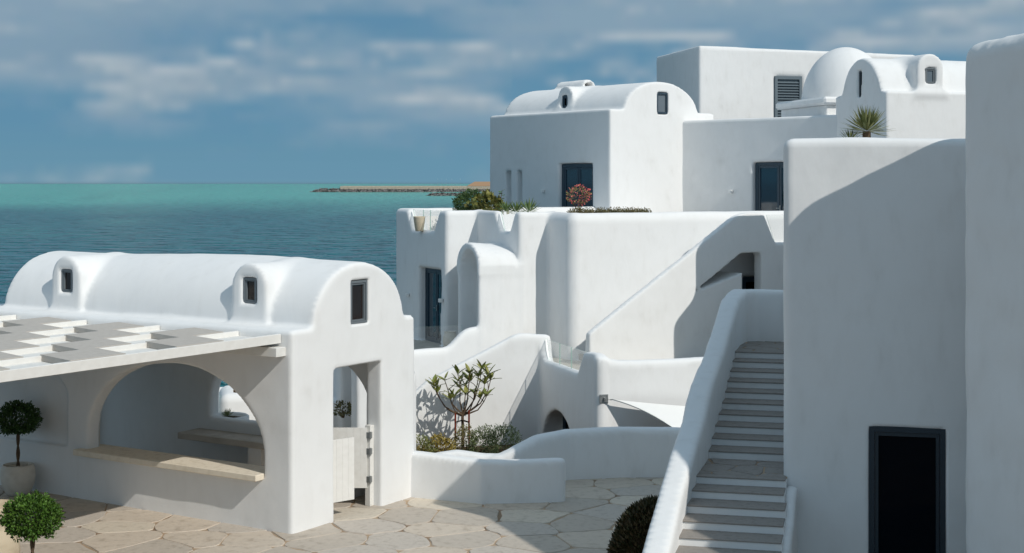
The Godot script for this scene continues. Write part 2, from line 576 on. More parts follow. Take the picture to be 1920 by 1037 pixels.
# top lines of sloping walls: (along, height)
var TERRACE_SIDE := PackedVector2Array([Vector2(-4.24, 2.0), Vector2(-3.97, 1.48), Vector2(-1.37, 1.48), Vector2(-0.98, 2.03), Vector2(-0.28, 2.07), Vector2(0, 2.0)])
var TERRACE_FRONT := PackedVector2Array([Vector2(0, 2.0), Vector2(0.6, 1.9), Vector2(12, 1.87)])
var STAIR_WALL := PackedVector2Array([Vector2(-5, 0.5), Vector2(-3.3, 0.72), Vector2(-3.05, 1.0), Vector2(-0.55, 2.17), Vector2(0.2, 2.1)])
var LIP := PackedVector2Array([Vector2(-6, 1.42), Vector2(-2.66, 1.45), Vector2(-2.2, 1.9), Vector2(-1.95, 1.99), Vector2(-1.5, 2.0)])
var RAIL := PackedVector2Array([Vector2(0.29, 1.95), Vector2(5.06, 5.09), Vector2(5.4, 5.17), Vector2(12, 5.17)])
var FLIGHT := PackedVector2Array([Vector2(0.6, 1.1), Vector2(5.3, 4.2), Vector2(12, 4.2)])

# ------------------------------------------------------------------ the bar pavilion
func f_pavilion(p: Vector3) -> float:
	var d := s_box(p, Vector3(0, -0.4, -8.9), Vector3(3.6, 3.48, 0), 0.085)
	if p.y > 2.5:
		var sag := -0.035 * sin((p.z + 1.0) * 0.8)
		var v := arch(p.x - 1.9, p.y - sag, 1.33, 3.5, 1.09)
		v = smax(v, maxf(p.z, -p.z - 8.2), 0.1)
		d = smin(d, maxf(v, 3.43 - p.y), 0.1)
		if p.x < 2.8:
			var zc := -1.47 if p.z > -3.9 else -6.28
			if absf(p.z - zc) < 1.4:
				var q := arch(p.z - zc, p.y, 0.43, 4.12, 0.45)
				q = smax(q, maxf(0.52 - p.x, p.x - 1.9), 0.06)
				d = smin(d, maxf(q, 3.42 - p.y), 0.12)
				d = smax(d, -s_box(p, Vector3(0.3, 3.85, zc - 0.16), Vector3(0.66, 4.31, zc + 0.16), 0.0), 0.01)
		d = maxf(d, p.z)
		if p.z > -1.0:
			d = smax(d, -s_box(p, Vector3(1.63, 3.45, -0.16), Vector3(2.14, 4.24, 0.4), 0.0), 0.01)
	# the lean-to vault behind
	if p.x > 1.3 and absf(p.z + 5.15) < 2.0:
		var v2 := arch(p.z + 5.15, p.y, 0.95, 3.5, 0.93)
		v2 = smax(v2, maxf(2.2 - p.x, p.x - 4.6), 0.1)
		d = smin(d, maxf(v2, 2.6 - p.y), 0.1)
	if p.y < 4.0:
		d = smax(d, -s_box(p, Vector3(0.32, -1, -8.4), Vector3(3.25, 3.1, -0.38), 0.14), 0.04)
		if p.x < 1.3:
			var a := arch(p.z + 2.865, p.y, 2.185, 1.3, 1.43)
			a = maxf(a, maxf(absf(p.x - 0.1) - 0.5, 0.9 - p.y))
			d = smax(d, -a, 0.08)
			if p.z < -4.5:
				var n := arch(p.z + 7.45, p.y, 1.8, 1.9, 0.7)
				d = smax(d, -maxf(n, maxf(absf(p.x) - 0.11, 0.95 - p.y)), 0.02)
		if p.x > 2.0:
			var b := arch(p.z + 2.95, p.y, 2.1, 1.45, 1.4)
			b = maxf(b, maxf(absf(p.x - 3.9) - 0.95, 1.12 - p.y))
			d = smax(d, -b, 0.12)
		if p.z < -7.0: d = smax(d, -s_box(p, Vector3(0.6, -1, -9.6), Vector3(2.95, 2.8, -8.0), 0.3), 0.05)  # unseen opening in the end wall, added to brighten the bar inside
		if p.z > -1.5:
			d = smax(d, -s_box(p, Vector3(1.15, -1, -0.6), Vector3(2.52, 2.7, 0.4), 0.0), 0.03)
	return d + wob(p)

func c_pavilion(p: Vector3) -> int:
	if p.x > 0.33 and p.x < 3.24 and p.z < -0.4 and p.z > -8.39 and p.y < 3.13: return 4
	if p.y < 3.44: return 0
	for k in 2:
		var zc := -1.47 if k == 0 else -6.28
		if p.x < 1.75 and absf(p.z - zc) < 0.62 and arch(p.x - 1.9, p.y, 1.33, 3.5, 1.09) > 0.03 and arch(p.z - zc, p.y, 0.47, 4.12, 0.49) < 0.06: return 2 + k
	if p.z > -0.03 and p.y < 4.6: return 0
	return 1

func build_pavilion() -> void:
	var t := thing("bar_pavilion", "white open-air bar pavilion with a barrel-vaulted roof, two dormers and an arched serving hatch", "pavilion", plan(-3.757, 24.62), deg_to_rad(57.95))
	plaster(t, f_pavilion, Vector3(-0.3, -0.15, -9.1), Vector3(4.8, 4.9, 0.25), 0.054, ["wall", "roof", "dormer", "dormer", "interior_wall"], c_pavilion)
	for k in 2:
		var zc := -1.47 if k == 0 else -6.28
		var dorm: Node3D = t.get_child(2 + k)
		glazed(dorm, "window", Vector3(0.60, 3.853, zc), -PI / 2, 0.31, 0.45, 1, M.grey_frame, M.brown_glass, 0.035)
	glazed(t, "window", Vector3(1.885, 3.453, -0.09), 0, 0.5, 0.78, 1, M.grey_frame, M.brown_glass, 0.045)
	part(t, "counter", soft_box(Vector3(-0.19, 0.855, -5.26), Vector3(0.52, 0.965, -0.66), 0.012), M.counter)
	part(t, "shelf", soft_box(Vector3(2.62, 0.74, -5.35), Vector3(3.28, 0.87, -0.42), 0.012), M.screed)
	part(t, "shelf_support", box_mesh(Vector3(2.72, 0.0, -3.5), Vector3(3.28, 0.738, -3.15)), M.plaster)
	part(t, "shelf_support", box_mesh(Vector3(2.72, 0.0, -1.2), Vector3(3.28, 0.738, -0.9)), M.plaster)
	# swing doors
	var post := part(t, "door_post", soft_box(Vector3(2.40, 0.0, -0.30), Vector3(2.515, 1.5, -0.18), 0.006), M.timber)
	for k in 3:
		var hinge := begin()
		var y: float = [0.5, 1.02, 1.32][k]
		box_to(hinge, Vector3(2.365, y - 0.055, -0.25), Vector3(2.455, y + 0.055, -0.172))
		tube(hinge, PackedVector3Array([Vector3(2.39, y - 0.07, -0.165), Vector3(2.39, y + 0.07, -0.165)]), PackedFloat32Array([0.017, 0.017]), 8)
		part(post, "hinge", done(hinge), M.steel)
	for side in 2:
		var leaf := Node3D.new()
		leaf.name = "swing_door"
		t.add_child(leaf, true)
		leaf.position = Vector3(2.385, 0.34, -0.24) if side == 0 else Vector3(1.16, 0.30, -0.12)
		# directions from the hinge: the far leaf stands open inwards, the near one stands a little open
		leaf.rotation.y = PI - deg_to_rad(57.95) if side == 0 else deg_to_rad(-17.0)
		var n := 5 if side == 0 else 4
		var w := 0.126 if side == 0 else 0.128
		for k in n:
			part(leaf, "plank", soft_box(Vector3(w * k + 0.0005, 0, -0.016), Vector3(w * (k + 1) - 0.0005, 1.12, 0.016), 0.0018), M.timber)

func build_pergola() -> void:
	var t := thing("pergola", "white slatted pergola leaning on the bar pavilion and shading its serving hatch", "pergola", plan(-3.757, 24.62), deg_to_rad(57.95))
	var ends := [-0.24, -1.21, -2.17, -3.14, -4.10, -5.07, -6.03, -7.08, -8.0, -8.9]
	for k in ends.size():
		part(t, "beam", soft_box(Vector3(-7.4, 3.255, ends[k] - 0.07), Vector3(-0.012, 3.415, ends[k]), 0.006), M.timber)
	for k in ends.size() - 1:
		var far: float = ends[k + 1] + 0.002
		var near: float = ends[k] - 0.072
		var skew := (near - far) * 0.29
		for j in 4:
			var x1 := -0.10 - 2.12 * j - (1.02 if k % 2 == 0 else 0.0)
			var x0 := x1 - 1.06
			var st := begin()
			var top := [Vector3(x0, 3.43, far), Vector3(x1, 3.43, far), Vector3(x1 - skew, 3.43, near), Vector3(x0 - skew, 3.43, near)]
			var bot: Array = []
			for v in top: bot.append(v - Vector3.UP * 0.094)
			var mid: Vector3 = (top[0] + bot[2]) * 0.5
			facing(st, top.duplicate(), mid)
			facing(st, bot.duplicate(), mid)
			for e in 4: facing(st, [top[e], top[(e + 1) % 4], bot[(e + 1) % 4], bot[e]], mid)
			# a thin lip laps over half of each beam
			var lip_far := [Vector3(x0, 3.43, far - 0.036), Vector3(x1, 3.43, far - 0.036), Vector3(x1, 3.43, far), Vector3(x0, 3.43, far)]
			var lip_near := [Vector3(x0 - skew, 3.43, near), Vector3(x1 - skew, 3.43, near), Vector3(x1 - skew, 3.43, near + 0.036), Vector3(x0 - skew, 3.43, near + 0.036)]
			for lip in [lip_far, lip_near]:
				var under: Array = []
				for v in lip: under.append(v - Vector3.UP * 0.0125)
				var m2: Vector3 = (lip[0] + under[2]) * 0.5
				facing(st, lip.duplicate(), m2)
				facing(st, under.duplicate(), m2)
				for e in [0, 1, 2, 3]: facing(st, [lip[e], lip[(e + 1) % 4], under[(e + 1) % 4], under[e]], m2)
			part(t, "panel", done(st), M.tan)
	part(t, "ceiling", box_mesh(Vector3(-7.38, 3.26, -8.95), Vector3(-0.012, 3.33, -0.33)), M.timber)
	part(t, "wall_plate", soft_box(Vector3(-0.25, 3.04, -8.9), Vector3(-0.002, 3.198, -0.14), 0.006), M.timber)
	for z in [-0.4, -4.4, -8.7]:
		part(t, "post", soft_box(Vector3(-7.3, -0.02, z - 0.1), Vector3(-7.1, 3.198, z + 0.1), 0.01), M.timber)

# ------------------------------------------------------------------ the low terrace with the glass notch
func f_terrace(p: Vector3) -> float:
	var d := smax(s_box(p, Vector3(0, -1, -4.4), Vector3(0.32, 3, 0), 0.14), (p.y - soft_ramp(p.z, TERRACE_SIDE, 0.06)) * 0.8, 0.1)
	var f := smax(s_box(p, Vector3(0, -1, -0.34), Vector3(6.2, 3, 0), 0.14), p.y - soft_ramp(p.x, TERRACE_FRONT, 0.3), 0.12)
	d = smin(d, f, 0.08)
	var g := smax(s_box(p, Vector3(-5.2, -1, -4.47), Vector3(0.3, 3, -4.19), 0.06), (p.y - soft_ramp(p.x, STAIR_WALL, 0.12)) * 0.9, 0.12)
	d = smin(d, g, 0.12)
	d = minf(d, s_box(p, Vector3(0.05, -1, -9), Vector3(6.2, 1.09, -0.1), 0.02))
	d = minf(d, s_box(p, Vector3(-5.2, -1, -6.5), Vector3(0.2, 0.3, -4.4), 0.02))
	var a := arch(p.z + 2.85, p.y, 1.2, -0.65, 1.0)
	d = smax(d, -maxf(a, absf(p.x) - 0.55), 0.05)
	return d + wob(p)

func build_terrace() -> void:
	var t := thing("terrace", "low white terrace with rounded parapets, a sloping stair wall and a glass-filled gap", "terrace", plan(1.956, 33.0), deg_to_rad(17.28))
	plaster(t, f_terrace, Vector3(-4.6, -0.9, -9.2), Vector3(6.4, 2.4, 0.4), 0.08, ["wall", "floor"], func(p: Vector3) -> int: return 1 if absf(p.y - 1.09) < 0.02 and p.x > 0.35 and p.z < -0.37 else 0)
	balustrade(t, Vector3(0.16, 1.47, -3.93), Vector3(0.16, 1.47, -1.36), 0.53, 3, 0.22)
	glazed(t, "door", Vector3(0.5, -0.9, -2.75), -PI / 2, 1.9, 1.35, 3, M.dark_frame, M.black_glass, 0.06)

# ------------------------------------------------------------------ the middle house with its archway and outside stair
func f_house(p: Vector3) -> float:
	var d := s_box(p, Vector3(-1.54, -1, -7.01), Vector3(8.6, 5.2, -2.86), 0.14)
	d = smin(d, s_box(p, Vector3(-0.51, -1, -3.6), Vector3(8.6, 5.2, 0), 0.12), 0.08)
	d = smin(d, s_box(p, Vector3(0.39, -1, -1.2), Vector3(8.6, 5.2, 1.41), 0.3), 0.12)
	d = smax(d, -s_box(p, Vector3(-1.22, 4.35, -6.7), Vector3(9.3, 7, -3.1), 0.1), 0.12)
	d = smax(d, -s_box(p, Vector3(-0.2, 4.35, -3.4), Vector3(9.3, 7, -0.2), 0.1), 0.12)
	d = smax(d, -s_box(p, Vector3(0.75, 4.35, -0.6), Vector3(9.3, 7, 1.08), 0.1), 0.12)
	var n := maxf((absf(p.z + 4.68) - 0.85 - (p.y - 4.55) * 0.66) * 0.83, maxf(4.55 - p.y, absf(p.x + 1.4) - 0.5))
	d = smax(d, -n, 0.09)
	n = maxf((absf(p.z + 0.98) - 0.31 - (p.y - 4.62) * 0.6) * 0.85, maxf(4.62 - p.y, absf(p.x + 0.4) - 0.5))
	d = smax(d, -n, 0.09)
	if p.x < 1.2:
		# archway
		var b := s_box(p, Vector3(-1.77, -1, -1.5), Vector3(-0.3, 3.74, 0), 0.05)
		var flare := clampf((p.x + 1.77) / 1.26, 0.0, 1.0)
		var v := maxf(smax(arch(p.z + lerpf(0.76, 1.62, flare), p.y, lerpf(0.77, 1.62, flare), 3.66, lerpf(0.66, 0.58, flare)), -1.77 - p.x, 0.06), maxf(p.x + 0.3, 3.4 - p.y)) * 0.6
		b = smin(b, v, 0.05)
		d = smin(d, b, 0.06)
		var o := maxf(arch(p.z + 0.73, p.y, 0.57, 3.5, 0.6), maxf(absf(p.x + 1.95) - 0.75, 1.1 - p.y))
		d = smax(d, -o, 0.05)
		# lip of the little terrace
		var l := smax(s_box(p, Vector3(-6.2, -1, -0.3), Vector3(-1.5, 3, 0), 0.1), (p.y - soft_ramp(p.x, LIP, 0.1)) * 0.8, 0.1)
		d = smin(d, l, 0.04)
		d = minf(d, s_box(p, Vector3(-6.2, -1, -8.5), Vector3(-0.4, 1.1, -0.1), 0.02))
		d = smax(d, -s_box(p, Vector3(-1.9, 1.12, -4.95), Vector3(-1.2, 3.39, -3.23), 0.0), 0.02)
	if p.z > -0.3:
		# outside stair: mass below the flight, then its parapet
		var s := maxf(s_box(p, Vector3(0.6, -1, 1.2), Vector3(8.6, 6, 2.5), 0.02), (p.y - ramp(p.x, FLIGHT)) * 0.8)
		var w := smax(s_box(p, Vector3(0.29, -1, 2.38), Vector3(8.6, 6, 2.66), 0.07), (p.y - soft_ramp(p.x, RAIL, 0.1)) * 0.83, 0.07)
		s = minf(s, w)
		var under := minf(2.98 + (p.x - 3.66) * 0.662, 4.02)
		var sill := 2.98 + (p.x - 3.66) * 0.3 if p.x < 5.26 else -9.0
		s = smax(s, -maxf(maxf(3.66 - p.x, p.x - 5.92), maxf(maxf((p.y - under) * 0.83, sill - p.y), absf(p.z - 2.3) - 0.85)), 0.03)
		s = maxf(s, -maxf(maxf(5.26 - p.x, p.x - 8.5), maxf((p.y - under) * 0.83, absf(p.z - 1.85) - 0.4)))
		n = maxf((absf(p.x - 7.0) - 0.56 - (p.y - 4.3) * 0.48) * 0.9, maxf(4.3 - p.y, absf(p.z - 2.5) - 0.4))
		s = smax(s, -n, 0.1)
		d = minf(d, s)
	d = smax(d, -s_box(p, Vector3(6.12, 1.0, 1.25), Vector3(7.5, 3.25, 1.6), 0.0), 0.02)
	return d + wob(p)

func c_house(p: Vector3) -> int:
	if p.y < 1.125 and p.x < -0.4 and p.z < -0.2: return 3
	if p.z > 1.47: return 2
	if p.x < -0.53 and p.z > -1.62 and p.z < 0.1 and p.y < 4.4 and p.y > 1.15 and p.x > -1.85: return 1
	return 0

func build_house() -> Node3D:
	var t := thing("terraced_house", "white terraced house with a vaulted archway, a roof terrace and a diagonal outside stair", "house", plan(0.653, 41.0), deg_to_rad(25.9))
	plaster(t, f_house, Vector3(-5.2, 0.3, -7.3), Vector3(8.9, 5.5, 2.9), 0.085, ["wall", "entrance_arch", "stair", "floor"], c_house)
	glazed(t, "door", Vector3(-1.28, 1.12, -4.09), -PI / 2, 1.72, 2.26, 2, M.dark_frame, M.dark_glass, 0.09)
	glazed(t, "door", Vector3(6.81, 1.09, 1.34), 0, 1.36, 2.15, 2, M.dark_frame, M.black_glass, 0.09)
	balustrade(t, Vector3(-1.38, 4.55, -5.50), Vector3(-1.38, 4.55, -3.86), 0.63, 3, 0.32)
	balustrade(t, Vector3(-0.35, 4.62, -1.26), Vector3(-0.35, 4.62, -0.69), 0.57, 1, 0.26)
	balustrade(t, Vector3(6.47, 4.3, 2.52), Vector3(7.52, 4.3, 2.52), 0.8, 2, 0.3)
	balustrade(t, Vector3(-5.9, 1.43, -0.15), Vector3(-2.2, 1.43, -0.15), 0.62, 2, 0.0, M.faint)
	for k in 3:
		part(t, "tread", soft_box(Vector3(0.62 + 0.3 * k, 1.1 + 0.18 * k, 1.45), Vector3(1.0 + 0.3 * k, 1.27 + 0.18 * k, 2.36), 0.01), M.tread)
	wall_lamp(t, Vector3(-1.54, 2.48, -5.76), -PI / 2, "cube wall lamp left of the lower glass door, nearest the sea")
	wall_lamp(t, Vector3(-1.54, 2.50, -3.06), -PI / 2, "cube wall lamp right of the lower glass door, beside the archway")
	return t

# ------------------------------------------------------------------ the upper house with a vaulted roof
func f_upper(p: Vector3) -> float:
	var d := s_box(p, Vector3(0, 3.6, -6.6), Vector3(5.2, 8.55, 0), 0.06)
	var v := smax(arch(p.x - 2.52, p.y, 1.83, 8.5, 1.08), maxf(p.z, -p.z - 6.6), 0.1)
	v = maxf(v, 8.48 - p.y)
	d = maxf(smin(d, v, 0.1), p.z)
	var q := arch(p.z + 3.19, p.y, 0.4, 9.12, 0.4)
	q = maxf(smax(q, maxf(0.78 - p.x, p.x - 2.5), 0.06), 8.46 - p.y)
	d = smin(d, q, 0.18)
	d = smax(d, -s_box(p, Vector3(0.4, 8.73, -3.38), Vector3(0.92, 9.18, -3.08), 0.0), 0.01)
	var c := arch(p.x - 2.5, p.y, 0.36, 9.56, 0.3)
	c = smax(c, absf(p.z + 4.54) - 0.78, 0.03)
	c = maxf(c, -maxf(arch(p.x - 2.5, p.y, 0.24, 9.56, 0.2), absf(p.z + 3.8) - 0.5))
	d = smin(d, maxf(c, 8.6 - p.y), 0.04)
	d = smax(d, -s_box(p, Vector3(-0.4, 4.0, -2.66), Vector3(0.26, 6.7, -0.91), 0.0), 0.02)
	d = smax(d, -s_box(p, Vector3(-0.4, 5.0, -5.63), Vector3(0.3, 6.46, -5.35), 0.0), 0.02)
	d = smax(d, -s_box(p, Vector3(-0.4, 5.0, -4.98), Vector3(0.3, 6.46, -4.71), 0.0), 0.02)
	d = smax(d, -s_box(p, Vector3(2.27, 8.44, -0.16), Vector3(2.83, 9.2, 0.4), 0.0), 0.01)
	return d + wob(p)

func c_upper(p: Vector3) -> int:
	if p.y < 8.5 or (p.z > -0.04 and p.y < 9.57): return 0
	if absf(p.z + 4.54) < 0.82 and absf(p.x - 2.5) < 0.42 and p.y > 9.5: return 3
	if p.x < 2.3 and absf(p.z + 3.19) < 0.6 and arch(p.x - 2.52, p.y, 1.83, 8.5, 1.08) > 0.03: return 2
	return 1

func build_upper() -> void:
	var t := thing("vaulted_house", "white upper house with a long barrel vault, one dormer and a shaded glass door", "house", plan(3.34, 49.0), deg_to_rad(39.44))
	plaster(t, f_upper, Vector3(-0.3, 4.4, -6.9), Vector3(5.4, 10.1, 0.3), 0.085, ["wall", "roof", "dormer", "chimney"], c_upper)
	glazed(t, "door", Vector3(0.2, 4.1, -1.785), -PI / 2, 1.74, 2.58, 2, M.dark_frame, M.dark_glass, 0.11)
	glazed(t, "window", Vector3(2.55, 8.45, -0.08), 0, 0.54, 0.74, 1, M.dark_frame, M.grey_glass, 0.045)
	glazed(t.get_child(2), "window", Vector3(0.86, 8.74, -3.23), -PI / 2, 0.29, 0.43, 1, M.dark_frame, M.black_glass, 0.05)
	wall_lamp(t, Vector3(0, 5.73, -3.45), -PI / 2, "cube wall lamp between the slits and the glass door of the vaulted house")

func f_wing(p: Vector3) -> float:
	var d := s_box(p, Vector3(0, 3.6, -1.5), Vector3(5, 8.24, 6.45), 0.07)
	d = smax(d, -s_box(p, Vector3(-0.4, 4.0, 3.0), Vector3(0.26, 6.73, 4.95), 0.0), 0.02)
	return d + wob(p)

func build_wing() -> void:
	var t := thing("flat_roofed_wing", "plain white flat-roofed wing with a dark glass door, between the vaulted house and the dome", "house", plan(6.07, 51.25), deg_to_rad(45.5))
	plaster(t, f_wing, Vector3(-0.3, 4.0, -1.7), Vector3(5.2, 8.6, 6.7), 0.085, ["wall"])
	glazed(t, "door", Vector3(0.2, 4.1, 3.975), -PI / 2, 1.94, 2.62, 2, M.dark_frame, M.dark_glass, 0.11)
	wall_lamp(t, Vector3(0, 5.72, 2.14), -PI / 2, "cube wall lamp on the flat-roofed wing, casting a long slanting shadow")

func build_tower() -> void:
	var t := thing("block_tower", "tall plain white cubic block with a grey louvred shutter, highest of the houses", "building", plan(7.39, 57.0), deg_to_rad(12.9))
	plaster(t, func(p: Vector3) -> float: return smax(s_box(p, Vector3(0, 3.6, -5.3), Vector3(9.5, 11.47 - 0.02 * p.x, 0), 0.05), -s_box(p, Vector3(3.22, 7.5, -0.1), Vector3(4.40, 10.32, 0.4), 0.0), 0.02) + wob(p), Vector3(-0.3, 7, -5.6), Vector3(9.8, 11.9, 0.3), 0.12, ["wall"])
	var st := begin()
	box_to(st, Vector3(3.23, 7.6, -0.09), Vector3(3.34, 10.31, 0.03))
	box_to(st, Vector3(4.28, 7.6, -0.09), Vector3(4.39, 10.31, 0.03))
	box_to(st, Vector3(3.34, 10.18, -0.09), Vector3(4.28, 10.31, 0.03))
	var sh := part(t, "shutter", done(st), M.shutter)
	part(sh, "back_board", box_mesh(Vector3(3.34, 7.6, -0.085), Vector3(4.28, 10.18, -0.06)), M.shutter)
	var slat := box_mesh(Vector3(-0.47, -0.05, -0.008), Vector3(0.47, 0.05, 0.008))
	for k in 22:
		var s := part(sh, "slat", slat, M.shutter, Vector3(3.81, 7.75 + k * 0.11, -0.02))
		s.rotation.x = -0.9

func build_dome() -> void:
	var t := thing("domed_building", "white domed building with a low moulded cornice, in front of the tall block", "building", plan(11.57, 50.0), deg_to_rad(15.0))
	var f := func(p: Vector3) -> float:
		var q := Vector3(p.x / 1.5, (p.y - 8.75) / 1.98, p.z / 1.5)
		var k := q.length()
		var g := Vector3(p.x / 2.25, (p.y - 8.75) / 3.92, p.z / 2.25).length()
		var d := k * (k - 1.0) / maxf(g, 0.01)
		if p.y < 8.75: d = Vector2(p.x, p.z).length() - 1.5
		return d
	plaster(t, f, Vector3(-1.8, 7.6, -1.8), Vector3(1.8, 11.0, 1.8), 0.07, ["dome"])
	part(t, "wall", soft_box(Vector3(-1.62, 6.0, -1.7), Vector3(2.4, 8.62, 1.75), 0.03), M.plaster)
	part(t, "cornice", soft_box(Vector3(-1.80, 8.62, -1.8), Vector3(2.5, 8.88, 1.95), 0.07), M.plaster)

func f_chapel(p: Vector3) -> float:
	var d := s_box(p, Vector3(0, 5.5, -3.1), Vector3(8, 8.84, 0), 0.06)
	var v := smax(arch(p.z + 1.52, p.y, 1.25, 8.45, 1.5), -p.x, 0.1)
	v = maxf(v, maxf(p.x - 8.0, 8.78 - p.y))
	d = maxf(smin(d, v, 0.1), -p.x)
	var q := arch(p.x - 1.6, p.y, 0.46, 9.56, 0.46)
	q = maxf(smax(q, maxf(p.z + 0.06, -1.6 - p.z), 0.06), 8.78 - p.y)
	d = smin(d, q, 0.25)
	d = smax(d, -s_box(p, Vector3(1.42, 9.08, -0.2), Vector3(1.80, 9.58, 0.4), 0.0), 0.01)
	d = smax(d, -s_box(p, Vector3(-0.4, 8.72, -1.69), Vector3(0.14, 9.56, -1.50), 0.0), 0.01)
	return d + wob(p)

func c_chapel(p: Vector3) -> int:
	if p.y < 8.8 or p.x < 0.04: return 0
	if absf(p.x - 1.6) < 0.62 and p.z > -1.5 and arch(p.z + 1.52, p.y, 1.25, 8.45, 1.5) > 0.03: return 2
	return 1

func build_chapel() -> void:
	var t := thing("gabled_vault_house", "white vaulted house with a pointed shaded gable and one sunlit dormer, beside the dome", "house", plan(11.44, 44.0), deg_to_rad(16.98))
	plaster(t, f_chapel, Vector3(-0.3, 6.0, -3.4), Vector3(8.2, 10.4, 0.3), 0.075, ["wall", "roof", "dormer"], c_chapel)
	glazed(t, "window", Vector3(0.10, 8.725, -1.595), -PI / 2, 0.185, 0.83, 1, M.grey_frame, M.black_glass, 0.02)
	glazed(t.get_child(2), "window", Vector3(1.61, 9.085, -0.14), 0, 0.37, 0.49, 1, M.grey_frame, M.grey_glass, 0.045)

# ------------------------------------------------------------------ the near buildings on the right
func f_right(p: Vector3) -> float:
	var d := s_box(p, Vector3(0, -1, -6.3), Vector3(7, 6.66 + 0.01 * sin(p.x * 2.0), 0), 0.13)
	d = smax(d, -s_box(p, Vector3(0.4, 5.7, -5.9), Vector3(6.6, 9, -0.42), 0.1), 0.1)
	if p.y > 4.6 and p.x < 2.0:
		var n := maxf((absf(p.z + 1.9) - 0.45 - (p.y - 5.9) * 0.5) * 0.88, maxf(5.9 - p.y, absf(p.x) - 0.7))
		d = smax(d, -n, 0.1)
	if p.z > -1.3: d = smax(d, -s_box(p, Vector3(1.24, -1, -0.16), Vector3(2.27, 2.475, 0.4), 0.0), 0.015)
	return d + wob(p * 1.4) * 0.8

func build_right() -> Node3D:
	var t := thing("corner_house", "large white rounded corner house beside the stair, with a dark glass door", "house", plan(3.97, 21.1), deg_to_rad(-13.7))
	plaster(t, f_right, Vector3(-0.3, -0.15, -6.6), Vector3(7.3, 7.0, 0.3), 0.062, ["wall"])
	glazed(t, "door", Vector3(1.755, 0.02, -0.052), 0, 1.06, 2.47, 1, M.door_frame, M.near_glass, 0.075)
	balustrade(t, Vector3(0.2, 5.9, -2.33), Vector3(0.2, 5.9, -1.47), 0.75, 2, 0.3)
	part(t, "roof_planter", soft_box(Vector3(0.9, 5.72, -4.2), Vector3(3.6, 6.70, -3.0), 0.05), M.plaster)
	return t

func build_stepped() -> void:  # unseen house, its boxes shaped for the shadow on the diagonal stair
	var t := thing("unseen_shading_house", "unseen white stepped house behind the corner house, added to shade the diagonal stair", "house", plan(7.43, 37.65), deg_to_rad(-2.0))
	var f := func(p: Vector3) -> float:
		var d := s_box(p, Vector3(0, 0.5, -1.5), Vector3(4.5, 7.02, 0), 0.2)
		var q := Vector3(0.875 * (p.x - 0.27) - 0.485 * (p.z + 0.6), p.y, 0.485 * (p.x - 0.27) + 0.875 * (p.z + 0.6))
		d = smin(d, s_box(q, Vector3(0, 0.5, -0.75), Vector3(3.6, 7.04, 0.6), 0.2), 0.2)
		return smin(d, s_box(p, Vector3(0.0, 0.5, -0.5), Vector3(4.5, 5.75, 1.0), 0.25), 0.2) + wob(p)
	plaster(t, f, Vector3(-0.3, 0.8, -3.4), Vector3(4.7, 7.3, 1.2), 0.1, ["wall"])

func build_near() -> void:
	var t := thing("rounded_tower", "nearest white wall with a thick rough rounded top, at the photo's right edge", "building", plan(5.93, 19.15), deg_to_rad(22.0))
	plaster(t, func(p: Vector3) -> float: return s_box(p, Vector3(0, -1, 0), Vector3(5, 7.86 + 0.045 * minf(p.z, 8.0), 12), 0.24) + wob(p * 1.6) * 1.6 - (0.02 * lump.get_noise_3d(p.x * 9.0, p.y * 9.0, p.z * 9.0) if p.y > 7.7 else 0.0), Vector3(-0.3, -0.3, -0.3), Vector3(5.3, 8.5, 12.2), 0.07, ["wall"])

func step_front(k: int) -> float: # where the front edge of tread k lies; 0 is the landing's
	return 0.25 - 0.45 * k if k <= 0 else -1.16 - 0.475 * (k - 1)

func build_stair() -> void:
	var t := thing("outdoor_stair", "white outdoor stair with grey stone treads and a rounded parapet, beside the corner house", "stair", plan(3.97, 21.1), deg_to_rad(-13.7))
	var crest := PackedVector3Array([Vector3(-1.47, 0.55, 5.2), Vector3(-1.46, 1.38, 2.6), Vector3(-1.45, 1.80, 1.3), Vector3(-1.42, 2.17, 0.0), Vector3(-1.40, 2.38, -0.8), Vector3(-1.39, 2.62, -1.25), Vector3(-1.38, 2.78, -1.75), Vector3(-1.36, 3.10, -3.6), Vector3(-1.35, 3.52, -5.4), Vector3(-1.34, 3.80, -6.5), Vector3(-1.25, 3.9, -7.35), Vector3(-0.9, 3.9, -7.5), Vector3(0.6, 3.9, -7.5)])
	plaster(t, func(p: Vector3) -> float: return path_wall(p, crest, 0.185, 0.11) + wob(p * 1.2), Vector3(-2, -0.3, -8), Vector3(0.3, 4.3, 5.5), 0.05, ["parapet"])
	var low := PackedVector3Array([Vector3(0.13, 1.6, 0.1), Vector3(0.10, 1.02, 2.3), Vector3(0.08, 0.4, 4.8)])
	plaster(t, func(p: Vector3) -> float: return maxf(path_wall(p, low, 0.10, 0.1), 0.004 - p.z) + wob(p * 1.5), Vector3(-0.2, -0.2, -0.2), Vector3(0.5, 1.9, 5.2), 0.045, ["low_parapet"])
	var riser_h := 0.118
	for k in range(-12, 11):
		if k == 1: continue
		var kk := k if k <= 0 else k
		var front := step_front(k) if k != 0 else step_front(0)
		var top := 1.71 + riser_h * k
		var back := -1.16 if k == 0 else (-7.35 if k == 10 else (step_front(k + 1) if k > 0 else step_front(k + 1)))
		make_step(t, k, front, back, top, riser_h)
	make_step(t, 1, step_front(1), step_front(2), 1.71 + riser_h, riser_h)

